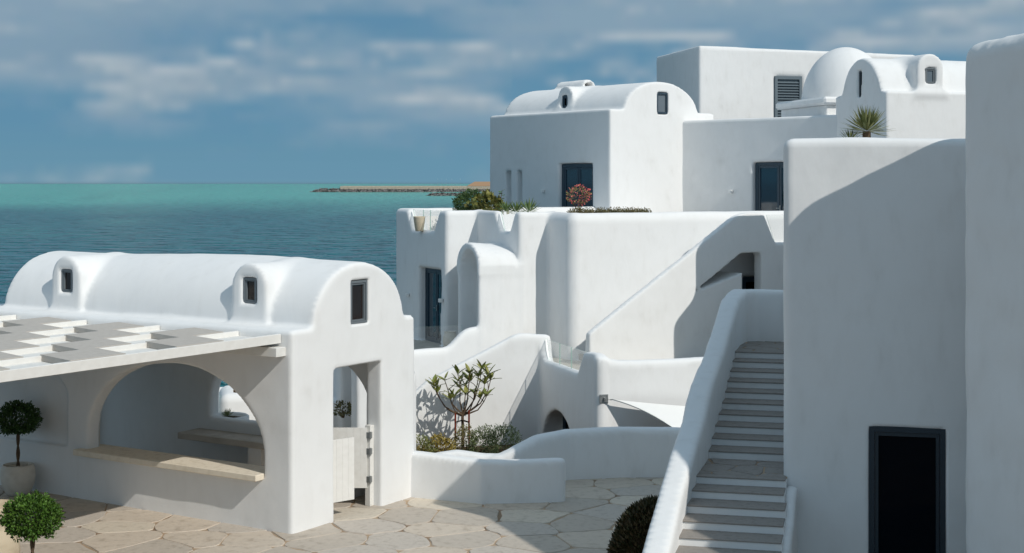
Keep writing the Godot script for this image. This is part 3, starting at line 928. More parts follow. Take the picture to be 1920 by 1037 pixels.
func make_step(t: Node3D, k: int, front: float, back: float, top: float, rise: float) -> void:
	part(t, "riser", box_mesh(Vector3(-1.3, top - rise - 0.3, back - 0.02), Vector3(0.06 if k > -2 else 0.1, top - 0.021, front - 0.012)), M.plaster)
	if k == 0 or k == 10:
		part(t, "landing_bed", box_mesh(Vector3(-1.3, top - 0.021, back), Vector3(0.06, top - 0.010, front - 0.16)), M.mortar)
		part(t, "tread", soft_box(Vector3(-1.3, top - 0.021, front - 0.17), Vector3(0.05, top, front + 0.008), 0.006), M.tread)
		pave(t, Rect2(-1.24, back + 0.02, 1.3, front - 0.19 - back), 0.62, top - 0.014, top, [M.tread], 31 + k)
	else:
		part(t, "tread", soft_box(Vector3(-1.3, top - 0.021, back - 0.011), Vector3(0.05 if k > -2 else 0.09, top + rng.randf_range(-0.002, 0.002), front + 0.008), 0.006), M.tread)

# ------------------------------------------------------------------ low walls round the plaza
func build_low_walls() -> void:
	var t := thing("planter_wall", "low white wall with a rounded top at the plaza's edge, right of the swing doors", "wall")
	var a := PackedVector3Array([Vector3(-2.4, 0.86, -27.93), Vector3(-1.88, 0.85, -27.70), Vector3(-0.55, 0.80, -27.13), Vector3(0.1, 0.79, -27.16), Vector3(0.86, 0.79, -27.27)])
	plaster(t, func(p: Vector3) -> float: return path_wall(p, a, 0.16, 0.09) + wob(p), Vector3(-2.6, -0.3, -28.3), Vector3(1.3, 1.2, -26.6), 0.045, ["wall"])
	var u := thing("curved_wall", "long curving white wall behind the low plaza wall, sweeping up towards the stair", "wall")
	var b := PackedVector3Array([Vector3(-1.75, 0.5, -28.35), Vector3(-1.45, 0.68, -28.5), Vector3(-1.1, 0.72, -28.55), Vector3(-0.55, 0.66, -28.45), Vector3(-0.25, 0.66, -28.42), Vector3(0.0, 0.77, -28.5), Vector3(0.45, 0.95, -28.8), Vector3(1.1, 1.0, -29.32), Vector3(2.2, 1.0, -29.55), Vector3(3.2, 0.98, -29.6), Vector3(5.0, 0.98, -29.3)])
	plaster(u, func(p: Vector3) -> float: return path_wall(p, b, 0.17, 0.13) + wob(p), Vector3(-2.1, -0.3, -30.2), Vector3(5.2, 1.4, -28), 0.05, ["wall"])

# white walls seen through the pavilion's openings
func build_behind() -> void:
	var t := thing("niche_house", "white wall corner with a tall arched niche, seen through the pavilion's swing doors", "house", plan(-3.44, 31.8), deg_to_rad(20.0))
	var f := func(p: Vector3) -> float:
		var d := s_box(p, Vector3(0, -0.5, -6), Vector3(1.25, 2.7, 0), 0.08)
		d = smax(d, -maxf(arch(p.z + 1.0, p.y, 0.45, 1.6, 0.6), absf(p.x) - 0.35), 0.04)
		var w := s_box(p, Vector3(-0.9, -0.5, -3.6), Vector3(0.1, 0.95, -1.75), 0.08)
		return smin(d, w, 0.06) + wob(p)
	plaster(t, f, Vector3(-1.2, -0.3, -6.2), Vector3(1.5, 3, 0.3), 0.07, ["wall"])
	var b := thing("buttress", "sunlit sloping white buttress at the foot of the niche house corner", "wall", plan(-2.95, 31.3), deg_to_rad(20.0))
	plaster(b, func(p: Vector3) -> float: return smax(s_box(p, Vector3(-0.4, -0.5, -0.5), Vector3(0.9, 2.2, 0.1), 0.08), (p.y - 0.2 - 1.6 * (p.x + 0.2)) * 0.55, 0.08), Vector3(-0.7, -0.3, -0.8), Vector3(1.2, 2.5, 0.4), 0.06, ["wall"])
	var u := thing("planter_block", "rounded white planter block with a dark palm-like plant, seen through the serving hatch", "planter", plan(-6.75, 33.2), deg_to_rad(12.0))
	plaster(u, func(p: Vector3) -> float: return smax(s_box(p, Vector3(0, -0.5, -1.6), Vector3(2.6, 1.14, 0), 0.22), -s_box(p, Vector3(0.35, 0.95, -1.4), Vector3(2.3, 2, -0.3), 0.1), 0.06) + wob(p), Vector3(-0.3, -0.3, -1.8), Vector3(2.8, 1.5, 0.3), 0.06, ["wall"])
	part(u, "soil", box_mesh(Vector3(0.3, 0.9, -1.45), Vector3(2.35, 1.10, -0.25)), M.earth)
	balustrade(u, Vector3(-0.45, 0.1, 0.1), Vector3(0.05, 0.1, -0.2), 1.0, 1)
	var s := thing("seaside_parapet", "low white parapet in front of the sea, seen through the serving hatch", "wall", plan(-7.6, 36.2), deg_to_rad(-8.0))
	plaster(s, func(p: Vector3) -> float: return smax(s_box(p, Vector3(-4, -0.5, -0.3), Vector3(5, 3, 0), 0.1), p.y - 0.86 - 0.03 * p.x, 0.1), Vector3(-4.2, -0.3, -0.6), Vector3(5.2, 1.5, 0.3), 0.08, ["wall"])
	var r := thing("round_planter", "small round white planter holding a pale spiky plant, seen through the serving hatch", "planter", plan(-6.05, 30.6))
	part(r, "bowl", lathe(PackedVector2Array([Vector2(0, 0), Vector2(0.3, 0), Vector2(0.46, 0.5), Vector2(0.46, 1.05), Vector2(0.42, 1.08), Vector2(0.38, 1.05), Vector2(0.36, 1.0), Vector2(0, 1.0)])), M.plaster)
	part(r, "soil", lathe(PackedVector2Array([Vector2(0.365, 1.0), Vector2(0.2, 1.03), Vector2(0, 1.04)]), 16), M.earth)

func build_sail() -> void:
	var t := thing("shade_sail", "white fabric shade sail stretched from a wall plate down behind the curving wall", "shade sail", plan(1.956, 33.0), deg_to_rad(17.28))
	var a := Vector3(0.30, 1.06, 0.16)
	var b := Vector3(4.2, 0.62, 0.1)
	var c := Vector3(2.2, -0.5, 2.3)
	var st := SurfaceTool.new()
	st.begin(Mesh.PRIMITIVE_TRIANGLES)
	st.set_smooth_group(0)
	var at := func(i: int, j: int) -> Vector3:
		var s := i / 14.0
		var r := j / 14.0
		var e0 := a.lerp(b, s) + Vector3(0, -0.1, 0.35) * s * (1 - s)
		var e1 := a.lerp(c, s) + Vector3(0.5, 0.95, -0.5) * s * (1 - s)
		return e0.lerp(e1, r) + Vector3(-0.3, -0.02, 0.0) * r * (1 - r) * s
	for i in 14:
		for j in 14:
			quad(st, at.call(i, j), at.call(i, j + 1), at.call(i + 1, j + 1), at.call(i + 1, j))
	st.generate_normals()
	part(t, "fabric", st.commit(), M.sail)
	var hem := begin()
	var line := PackedVector3Array()
	var rad := PackedFloat32Array()
	for i in 15:
		line.append(at.call(i, 14))
		rad.append(0.012)
	tube(hem, line, rad, 5)
	part(t, "hem", done(hem), M.steel)
	var plate := thing("anchor_plate", "square steel anchor plate bolted to the sunlit terrace wall", "anchor plate", plan(1.956, 33.0), deg_to_rad(17.28))
	part(plate, "plate", soft_box(Vector3(0.05, 0.95, 0.0), Vector3(0.26, 1.16, 0.022), 0.004), M.steel)
	for k in 4:
		part(plate, "bolt", soft_box(Vector3(0.075 + 0.14 * (k % 2), 0.975 + 0.14 * (k / 2), 0.018), Vector3(0.1 + 0.14 * (k % 2), 1.0 + 0.14 * (k / 2), 0.036), 0.004), M.steel)
	part(plate, "eye", soft_box(Vector3(0.14, 1.02, 0.02), Vector3(0.17, 1.09, 0.09), 0.004), M.steel)
	var ch := begin()
	for k in 5:
		var p := Vector3(0.155, 1.055, 0.085).lerp(Vector3(0.33, 1.05, 0.165), k / 4.0)
		box_to(ch, p - Vector3(0.03, 0.012 if k % 2 else 0.004, 0.004 if k % 2 else 0.012), p + Vector3(0.03, 0.012 if k % 2 else 0.004, 0.004 if k % 2 else 0.012))
	part(plate, "chain", done(ch), M.steel)
# ------------------------------------------------------------------ plants and pots
class Leaves:
	var v := PackedVector3Array()
	var n := PackedVector3Array()
	var c := PackedColorArray()
	func add(at: Vector3, dir: Vector3, side: Vector3, length: float, width: float, col: Color, fold := 0.25, droop := 0.0) -> void:
		var up := dir.cross(side).normalized()
		var mid := at + dir * length * 0.5 + up * (fold * width)
		var tip := at + dir * length - Vector3.UP * droop * length
		var l := at + dir * length * 0.55 - side * width * 0.5 + up * (fold * width) * 0.4
		var r := at + dir * length * 0.55 + side * width * 0.5 + up * (fold * width) * 0.4
		for t in [[at, l, mid], [at, mid, r], [l, tip, mid], [mid, tip, r]]:
			var nn: Vector3 = (t[2] - t[0]).cross(t[1] - t[0]).normalized()
			for k in 3:
				v.append(t[k])
				n.append(nn)
				c.append(col)
	func mesh() -> ArrayMesh:
		var a: Array = []
		a.resize(Mesh.ARRAY_MAX)
		a[Mesh.ARRAY_VERTEX] = v
		a[Mesh.ARRAY_NORMAL] = n
		a[Mesh.ARRAY_COLOR] = c
		var m := ArrayMesh.new()
		m.add_surface_from_arrays(Mesh.PRIMITIVE_TRIANGLES, a)
		return m

func ball_dir() -> Vector3:
	var y := rng.randf_range(-1, 1)
	var a := rng.randf() * TAU
	var r := sqrt(1.0 - y * y)
	return Vector3(r * cos(a), y, r * sin(a))

func tint(a: Color, b: Color) -> Color:
	return a.lerp(b, rng.randf()) * rng.randf_range(0.8, 1.15)

# a mass of small leaves in a lumpy ball
func leaf_mass(radii: Vector3, count: int, size: float, a: Color, b: Color, flat_bottom := -1.0, wide := 0.5) -> ArrayMesh:
	var L := Leaves.new()
	var ph := rng.randf() * 20.0
	for k in count:
		var d := ball_dir()
		if d.y < flat_bottom: d.y = flat_bottom + rng.randf() * 0.1
		var bump := 1.0 + 0.17 * lump.get_noise_3d(d.x * 4.0 + ph, d.y * 4.0, d.z * 4.0) * 2.0
		var p := d * radii * bump * (1.0 - 0.42 * pow(rng.randf(), 1.8))
		var out := (d + ball_dir() * 0.8 + Vector3.UP * 0.25).normalized()
		var side := out.cross(ball_dir()).normalized()
		if k % 37 == 0: p += d * size * rng.randf_range(0.3, 1.6)
		L.add(p, out, side, size * rng.randf_range(0.6, 1.35), size * wide, tint(a, b) * (0.8 + 0.45 * smoothstep(-0.4, 0.5, lump.get_noise_3d(d.x * 5.0 + ph, d.y * 5.0 + 7.0, d.z * 5.0))))
	return L.mesh()

func shrub(called: String, label: String, category: String, at: Vector3, radii: Vector3, count: int, size: float, a: Color, b: Color, group := "", wide := 0.5) -> Node3D:
	var t := thing(called, label, category, at, 0, group)
	part(t, "foliage", leaf_mass(radii, count, size, a, b, -0.5, wide), M.leaf, Vector3.UP * radii.y * 0.7)
	var st := begin()
	for k in 4:
		var d := ball_dir() * radii * 0.5
		tube(st, PackedVector3Array([Vector3(d.x * 0.2, -0.05, d.z * 0.2), Vector3(d.x, radii.y * 0.7, d.z)]), PackedFloat32Array([0.02, 0.008]), 5)
	part(t, "stem", done(st), M.bark)
	return t

# rosettes of stiff blades; every blade is a part
func rosette(called: String, label: String, at: Vector3, n: int, length: float, width: float, cols: Array, lift_lo: float, lift_hi: float, group := "", stem := 0.0, droop := 0.1) -> Node3D:
	var t := thing(called, label, "spiky plant", at, 0, group)
	var blades: Array = []
	for c in cols:
		var L := Leaves.new()
		L.add(Vector3.ZERO, Vector3.UP, Vector3.RIGHT, 1.0, width / length, c, 0.35)
		blades.append(L.mesh())
	if stem > 0.0:
		var st := begin()
		tube(st, PackedVector3Array([Vector3(0, -0.1, 0), Vector3(0, stem, 0)]), PackedFloat32Array([width * 1.8, width * 1.5]), 8)
		part(t, "stem", done(st), M.bark)
	for k in n:
		var a := k * 2.39996 + rng.randf_range(-0.2, 0.2)
		var lift := lerpf(lift_lo, lift_hi, pow(float(k) / n, 0.8)) + rng.randf_range(-0.08, 0.08)
		var dir := Vector3(cos(a) * cos(lift), sin(lift), sin(a) * cos(lift))
		var side := dir.cross(Vector3.UP if absf(dir.y) < 0.95 else Vector3.RIGHT).normalized()
		var s := length * rng.randf_range(0.8, 1.08)
		var b := part(t, "blade", blades[k % blades.size()], M.leaf)
		b.transform = Transform3D(Basis(side * s, dir * s, side.cross(dir) * s), Vector3(0, stem, 0) + dir * width * 0.5)
	return t

func pot_of(called: String, label: String, at: Vector3, profile: PackedVector2Array, m: Material, group := "") -> Node3D:
	var t := thing(called, label, "pot", at, 0, group)
	part(t, "body", lathe(profile, 36), m)
	return t

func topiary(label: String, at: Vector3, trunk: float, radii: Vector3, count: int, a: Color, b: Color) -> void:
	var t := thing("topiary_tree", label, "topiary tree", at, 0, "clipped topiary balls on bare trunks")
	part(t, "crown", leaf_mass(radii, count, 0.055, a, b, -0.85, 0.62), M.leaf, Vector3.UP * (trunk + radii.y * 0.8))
	var st := begin()
	for s in 2:
		var pts := PackedVector3Array()
		var rad := PackedFloat32Array()
		for k in 14:
			var q := k / 13.0
			var ang := q * 9.0 + PI * s
			pts.append(Vector3(cos(ang) * 0.018, q * (trunk + radii.y * 0.5), sin(ang) * 0.018))
			rad.append(0.022 - 0.006 * q)
		tube(st, pts, rad, 6)
	part(t, "trunk", done(st), M.bark)

func build_pots() -> void:
	var round_pot := PackedVector2Array([Vector2(0, 0), Vector2(0.17, 0.0), Vector2(0.235, 0.05), Vector2(0.30, 0.2), Vector2(0.325, 0.36), Vector2(0.315, 0.5), Vector2(0.29, 0.585), Vector2(0.275, 0.59), Vector2(0.262, 0.58), Vector2(0.262, 0.54), Vector2(0, 0.54)])
	var p := pot_of("round_pot", "white egg-shaped pot filled with pale pebbles, in the pergola's shade", plan(-9.52, 27.75), round_pot, M.pot)
	var pebbles := SurfaceTool.new()
	pebbles.begin(Mesh.PRIMITIVE_TRIANGLES)
	var sph := SphereMesh.new()
	sph.radius = 0.5; sph.height = 1.0; sph.radial_segments = 6; sph.rings = 3
	var ST := begin()
	for k in 150:
		var a := rng.randf() * TAU
		var r := sqrt(rng.randf()) * 0.245
		var s := rng.randf_range(0.018, 0.034)
		ST.append_from(sph, 0, Transform3D(Basis(Vector3.UP, a).scaled(Vector3(s, s * 0.6, s * 1.2)), Vector3(cos(a) * r, 0.55 + rng.randf() * 0.012, sin(a) * r)))
	var pb := part(p, "pebbles", ST.commit(), mat(Color(0.80, 0.77, 0.71), 0.7, 0.3))
	pb.set_meta("kind", "stuff")
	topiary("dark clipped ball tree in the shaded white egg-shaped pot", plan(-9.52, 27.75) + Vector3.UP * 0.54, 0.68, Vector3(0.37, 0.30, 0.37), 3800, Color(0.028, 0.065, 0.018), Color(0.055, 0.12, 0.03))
	var big := PackedVector2Array([Vector2(0, 0), Vector2(0.2, 0), Vector2(0.27, 0.05), Vector2(0.35, 0.22), Vector2(0.375, 0.4), Vector2(0.35, 0.56), Vector2(0.33, 0.57), Vector2(0.31, 0.53), Vector2(0, 0.52)])
	pot_of("round_pot", "white round pot under the bright sunlit topiary ball, cut off by the photo's lower edge", plan(-6.66, 20.0), big, M.pot)
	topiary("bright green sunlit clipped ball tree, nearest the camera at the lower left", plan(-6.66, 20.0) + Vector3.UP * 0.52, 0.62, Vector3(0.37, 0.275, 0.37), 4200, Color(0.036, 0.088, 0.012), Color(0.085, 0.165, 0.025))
	var urn := PackedVector2Array([Vector2(0, 0), Vector2(0.22, 0.0), Vector2(0.34, 0.15), Vector2(0.40, 0.36), Vector2(0.385, 0.55), Vector2(0.31, 0.72), Vector2(0.285, 0.78), Vector2(0.30, 0.86), Vector2(0.36, 1.04), Vector2(0.37, 1.09), Vector2(0.34, 1.10), Vector2(0.31, 1.04), Vector2(0.25, 0.8), Vector2(0, 0.8)])
	pot_of("urn", "pale waisted stone urn at the photo's left edge, behind the sunlit topiary", plan(-7.93, 22.0), urn, M.pale_pot)
	var jar := PackedVector2Array([Vector2(0, 0), Vector2(0.13, 0), Vector2(0.16, 0.03), Vector2(0.215, 0.28), Vector2(0.21, 0.42), Vector2(0.17, 0.52), Vector2(0.16, 0.54), Vector2(0.185, 0.575), Vector2(0.17, 0.58), Vector2(0.14, 0.54), Vector2(0, 0.5)])
	pot_of("jar", "pale clay jar with a narrow neck, standing below the archway", plan(-1.80, 41.9) + Vector3.UP * 1.12, jar, M.pot)
	var tapered := PackedVector2Array([Vector2(0, 0), Vector2(0.11, 0), Vector2(0.125, 0.02), Vector2(0.17, 0.3), Vector2(0.18, 0.42), Vector2(0.19, 0.46), Vector2(0.165, 0.46), Vector2(0.15, 0.4), Vector2(0, 0.38)])
	pot_of("tapered_pot", "tapered cream pot behind the glass balustrade on the roof terrace", plan(-2.87, 44.6) + Vector3.UP * 4.52, tapered, M.pale_pot)

# a frangipani: bare forking limbs with leaf tufts at their ends
func build_tree() -> void:
	var base := plan(-1.22, 35.45) + Vector3.UP * -0.62
	var t := thing("frangipani_tree", "small staked frangipani with bare forking limbs, casting its shadow on the white stair wall", "tree", base)
	var r := RandomNumberGenerator.new()
	r.seed = 77
	var st := begin()
	tube(st, PackedVector3Array([Vector3(0, -0.1, 0), Vector3(0.015, 0.4, 0), Vector3(0.0, 0.86, 0.0), Vector3(0.02, 0.97, 0.0)]), PackedFloat32Array([0.048, 0.04, 0.036, 0.03]), 8)
	part(t, "trunk", done(st), M.bark)
	var variants: Array = []
	for k in 4:
		var L := Leaves.new()
		var c := Color(0.16, 0.19, 0.045).lerp(Color(0.27, 0.27, 0.075), k / 3.0)
		var c2 := c
		# a long oval blade made of two halves
		for h in [-1.0, 1.0]:
			var prev := Vector3.ZERO
			var prev_e := Vector3.ZERO
			for q in range(1, 6):
				var s := q / 5.0
				var w: float = 0.165 * sin(PI * pow(s, 0.85) * 0.98) * h
				var m := Vector3(0, s, -0.12 * s * s)
				var e := Vector3(w, s * 0.99, -0.12 * s * s + 0.04)
				for tri in [[prev, prev_e, e], [prev, e, m]]:
					var nn: Vector3 = (tri[2] - tri[0]).cross(tri[1] - tri[0]).normalized()
					if nn.z < 0:
						nn = -nn
						tri = [tri[0], tri[2], tri[1]]
					for v in tri:
						L.v.append(v)
						L.n.append(nn)
						L.c.append(c2)
				prev = m
				prev_e = e
		variants.append(L.mesh())
	# limbs given by their tips, right and left as they fork, all reaching up and out
	var limbs := [[-0.62, 1.50, 0.10], [-0.45, 1.78, -0.12], [-0.30, 1.36, 0.25], [-0.12, 1.95, 0.05], [0.05, 1.62, -0.25], [0.18, 1.98, 0.12], [0.40, 1.88, -0.05], [0.55, 1.72, 0.10], [0.60, 1.42, 0.22], [0.30, 1.52, 0.25], [-0.72, 1.66, -0.05], [0.47, 2.07, 0.0], [0.70, 1.80, -0.1]]
	for l in limbs:
		var tip := Vector3(l[0], l[1], l[2])
		var limb := begin()
		var root := Vector3(0.015, 0.93 + r.randf_range(-0.05, 0.03), 0)
		var m1 := root.lerp(tip, 0.4) + Vector3(tip.x * 0.22, -0.07, 0)
		var m2 := root.lerp(tip, 0.72) + Vector3(tip.x * 0.12 + r.randf_range(-0.05, 0.05), -0.02, 0)
		tube(limb, PackedVector3Array([root, root.lerp(m1, 0.5) + Vector3(0, -0.015, 0), m1, m2, tip]), PackedFloat32Array([0.024, 0.02, 0.016, 0.012, 0.009]), 6)
		var limb_part := part(t, "limb", done(limb), M.bark)
		var ends := [[tip, (tip - m2).normalized()]]
		if r.randf() < 0.75:
			var side := m2 + Vector3(r.randf_range(-0.26, 0.26), r.randf_range(0.1, 0.26), r.randf_range(-0.14, 0.2))
			var tw := begin()
			tube(tw, PackedVector3Array([m2, m2.lerp(side, 0.5) + Vector3(0.02, 0.01, 0), side]), PackedFloat32Array([0.011, 0.009, 0.007]), 5)
			part(limb_part, "twig", done(tw), M.bark)
			ends.append([side, (side - m2).normalized()])
		for e in ends:
			var n := r.randi_range(5, 7)
			for k in n:
				var a := k * 2.4 + r.randf()
				var lift := r.randf_range(0.05, 1.15)
				var d: Vector3 = (Vector3(cos(a) * cos(lift), sin(lift), sin(a) * cos(lift)) + e[1] * 0.25).normalized()
				var side2 := d.cross(Vector3.UP).normalized()
				var s := r.randf_range(0.22, 0.34)
				var leaf := part(t, "leaf", variants[r.randi() % 4], M.leaf)
				leaf.transform = Transform3D(Basis(side2 * s, d * s, side2.cross(d) * s), e[0] - e[1] * r.randf() * 0.05)
	for k in 2:
		var s := thing("tree_stake", "red-brown wooden stake, %s of the pair that holds the frangipani" % ["left one" if k == 0 else "right one"][0], "stake", base + Vector3(-0.17 if k == 0 else 0.165, 0, 0.12), 0, "stakes of the frangipani")
		part(s, "pole", soft_box(Vector3(-0.022, -0.1, -0.022), Vector3(0.022, 0.98 if k == 0 else 1.06, 0.022), 0.004), M.stake)
		var tie := begin()
		tube(tie, PackedVector3Array([Vector3(0, 0.76, 0.03), Vector3(0.17 if k == 0 else -0.165, 0.79, -0.07), Vector3(0.17 if k == 0 else -0.165, 0.79, -0.17), Vector3(0, 0.76, -0.03)]), PackedFloat32Array([0.012, 0.014, 0.014, 0.012]), 5)
		part(s, "tie", done(tie), M.tie)

func build_planting(house: Node3D, corner: Node3D) -> void:
	# bed below the stair wall
	var ge := Color(0.10, 0.135, 0.055)
	var dk := Color(0.035, 0.065, 0.028)
	shrub("round_shrub", "grey-green rounded shrub right of the frangipani's stakes", "shrub", Vector3(-0.68, -0.68, -34.6), Vector3(0.36, 0.48, 0.36), 2600, 0.06, ge, Color(0.16, 0.19, 0.085), "", 0.35)
	shrub("round_shrub", "dark green rounded shrub in the shade, rightmost in the planting bed", "shrub", Vector3(-0.22, -0.70, -34.4), Vector3(0.46, 0.54, 0.4), 3400, 0.06, dk, Color(0.075, 0.105, 0.05), "", 0.35)
	shrub("low_shrub", "small olive shrub just behind the frangipani's trunk", "shrub", Vector3(-1.15, -0.68, -35.0), Vector3(0.28, 0.45, 0.25), 1300, 0.06, Color(0.15, 0.15, 0.06), Color(0.22, 0.19, 0.08))
	shrub("yellow_shrub", "yellowish low shrub between the frangipani and the pavilion", "shrub", Vector3(-1.75, -0.70, -34.3), Vector3(0.42, 0.4, 0.3), 1800, 0.07, Color(0.25, 0.20, 0.045), Color(0.36, 0.27, 0.07))
	shrub("wispy_shrub", "wispy green low shrub beside the yellowish one", "shrub", Vector3(-2.1, -0.72, -34.0), Vector3(0.3, 0.42, 0.3), 1100, 0.09, Color(0.15, 0.18, 0.06), Color(0.24, 0.25, 0.10), "", 0.25)
	shrub("yellow_shrub", "yellow-brown low shrub against the pavilion's corner", "shrub", Vector3(-2.5, -0.72, -33.9), Vector3(0.36, 0.38, 0.3), 1400, 0.07, Color(0.22, 0.18, 0.05), Color(0.34, 0.25, 0.07))
	rosette("agave", "pale green agave at the foot of the grey-green shrub", Vector3(-0.92, -0.66, -33.9), 22, 0.36, 0.05, [Color(0.20, 0.25, 0.09), Color(0.26, 0.29, 0.11)], 0.25, 1.3)
	rosette("agave", "small light green agave between the two rounded shrubs", Vector3(-0.42, -0.62, -33.5), 16, 0.26, 0.045, [Color(0.17, 0.24, 0.09), Color(0.23, 0.27, 0.11)], 0.25, 1.3)
	# roof terraces
	shrub("terrace_bush", "dense dark green bush on the roof terrace, in front of the sea", "shrub", Vector3(-1.32, 5.05, -46.0), Vector3(0.54, 0.41, 0.42), 3000, 0.075, Color(0.035, 0.075, 0.022), Color(0.085, 0.14, 0.04))
	shrub("broad_leaved_plant", "olive broad-leaved plant between the dark bush and the spiky plants", "plant", Vector3(-0.80, 5.07, -45.6), Vector3(0.42, 0.31, 0.36), 330, 0.19, Color(0.10, 0.12, 0.03), Color(0.24, 0.22, 0.06), "", 0.75)
	var sg := thing("seagrape_stalk", "upright stalk with a few round dark leaves, by the wall slits", "plant", Vector3(-0.34, 5.07, -45.6))
	var stem := begin()
	tube(stem, PackedVector3Array([Vector3(0, 0, 0), Vector3(-0.03, 0.35, 0), Vector3(0.03, 0.72, 0)]), PackedFloat32Array([0.014, 0.012, 0.008]), 5)
	part(sg, "stem", done(stem), M.bark)
	for k in 9:
		var L := Leaves.new()
		var a := k * 2.4
		var d := Vector3(cos(a), 0.35, sin(a)).normalized()
		L.add(Vector3(0, 0.26 + 0.055 * k, 0), d, d.cross(Vector3.UP).normalized(), 0.15, 0.15, Color(0.045, 0.10, 0.03) * (1.0 + 0.06 * k), 0.1)
		part(sg, "leaf", L.mesh(), M.leaf)
	for k in 3:
		rosette("spiky_plant", ["green spiky rosette nearest the olive broad-leaved plant", "middle one of the three green spiky rosettes on the roof terrace", "largest green spiky rosette, nearest the upper glass door"][k], Vector3([-0.18, 0.13, 0.53][k], 5.10, -44.9), 34, [0.40, 0.40, 0.5][k], 0.06, [Color(0.06, 0.11, 0.03), Color(0.10, 0.16, 0.045), Color(0.15, 0.20, 0.06)], -0.1, 1.15, "spiky rosettes on the roof terrace", 0.0)
	var fl := thing("flowering_shrub", "small leafy shrub covered in red and pink flowers, in front of the upper glass door", "shrub", house.transform * Vector3(1.12, 5.02, 0.55))
	part(fl, "foliage", leaf_mass(Vector3(0.31, 0.25, 0.27), 300, 0.065, Color(0.18, 0.16, 0.06), Color(0.30, 0.22, 0.10), -0.9, 0.5), M.leaf, Vector3(0, 0.63, 0))
	var bl := Leaves.new()
	for k in 190:
		var d := ball_dir()
		if d.x < -0.2 and rng.randf() < 0.5: continue
		var c := Vector3(0, 0.65, 0) + d * Vector3(0.34, 0.29, 0.29) * rng.randf_range(0.75, 1.05)
		bl.add(c, (d + ball_dir() * 0.5).normalized(), d.cross(ball_dir()).normalized(), 0.055, 0.05, tint(Color(0.62, 0.07, 0.08), Color(0.80, 0.26, 0.22)))
	part(fl, "blossoms", bl.mesh(), M.leaf)
	var fs := begin()
	for k in 7:
		var d := ball_dir()
		tube(fs, PackedVector3Array([Vector3(0, -0.1, 0), Vector3(d.x * 0.06, 0.25, d.z * 0.06), Vector3(d.x * 0.28, 0.55 + d.y * 0.15, d.z * 0.24)]), PackedFloat32Array([0.014, 0.011, 0.006]), 5)
	part(fl, "stem", done(fs), M.bark)
	var hedge := thing("creeping_hedge", "long low strip of olive ground cover along the roof parapet, below the red-flowered shrub", "hedge", house.transform * Vector3(2.02, 5.12, 0.75), house.rotation.y)
	var H := Leaves.new()
	for k in 5200:
		var x := rng.randf_range(-1.3, 1.3)
		var p := Vector3(x, rng.randf() * rng.randf() * (0.19 + 0.07 * lump.get_noise_1d(x * 6.0)) , rng.randf_range(-0.2, 0.2))
		var o := (ball_dir() + Vector3.UP * 0.6).normalized()
		H.add(p, o, o.cross(ball_dir()).normalized(), 0.05, 0.025, tint(Color(0.10, 0.10, 0.04), Color(0.21, 0.17, 0.08)))
	part(hedge, "foliage", H.mesh(), M.leaf)
	# yucca on the corner house
	rosette("yucca", "large pale green yucca rosette on top of the corner house", corner.transform * Vector3(1.20, 6.66, -3.55), 120, 0.45, 0.045, [Color(0.11, 0.13, 0.045), Color(0.19, 0.21, 0.08), Color(0.30, 0.30, 0.13)], -0.25, 1.4, "", 0.22)
	rosette("small_yucca", "small spiky offshoot left of the large yucca", corner.transform * Vector3(0.93, 6.66, -3.5), 22, 0.26, 0.03, [Color(0.13, 0.15, 0.05), Color(0.20, 0.22, 0.08)], 0.0, 1.2, "", 0.05)
	# succulent mound beside the stair
	var mound := thing("succulent_mound", "dark reddish green mound of pointed succulents beside the stair's parapet", "shrub", plan(2.10, 20.9))
	var S := Leaves.new()
	for k in 5200:
		var d := ball_dir()
		d.y = absf(d.y)
		var p := Vector3(0, 0.45, 0) + d * Vector3(0.66, 0.93, 0.7) * rng.randf_range(0.86, 1.0)
		var o := (d * 0.9 + Vector3.UP * 0.35 + ball_dir() * 0.35).normalized()
		S.add(p, o, o.cross(ball_dir()).normalized(), 0.11, 0.036, tint(Color(0.022, 0.032, 0.012), Color(0.085, 0.06, 0.028)), 0.6)
	for k in 700:
		var a := rng.randf() * TAU
		var p := Vector3(cos(a) * 0.62, rng.randf() * 0.5, sin(a) * 0.66)
		var o := (Vector3(cos(a), 0.6, sin(a)) + ball_dir() * 0.3).normalized()
		S.add(p, o, o.cross(ball_dir()).normalized(), 0.085, 0.03, tint(Color(0.022, 0.032, 0.012), Color(0.07, 0.055, 0.025)), 0.6)
	part(mound, "foliage", S.mesh(), M.leaf)
	part(mound, "core", lathe(PackedVector2Array([Vector2(0.52, 0), Vector2(0.54, 0.6), Vector2(0.42, 1.02), Vector2(0.2, 1.2), Vector2(0, 1.24)]), 16), M.earth)
	# behind the pavilion
	rosette("dark_palm_plant", "dark drooping spiky plant in the white planter block beyond the serving hatch", Vector3(-6.0, 1.1, -33.9), 26, 0.42, 0.05, [Color(0.05, 0.08, 0.025), Color(0.10, 0.13, 0.04)], -0.1, 1.2)
	rosette("pale_cactus", "pale green spiky plant in the small round planter beyond the serving hatch", Vector3(-6.05, 1.03, -30.6), 60, 0.21, 0.022, [Color(0.22, 0.26, 0.12), Color(0.30, 0.32, 0.16)], -0.05, 1.45)
	shrub("ledge_plant", "dark leafy plant on the ledge of the niche house, seen through the swing doors", "plant", Vector3(-3.84, 0.72, -32.75), Vector3(0.2, 0.17, 0.2), 260, 0.08, Color(0.09, 0.095, 0.04), Color(0.2, 0.18, 0.08))

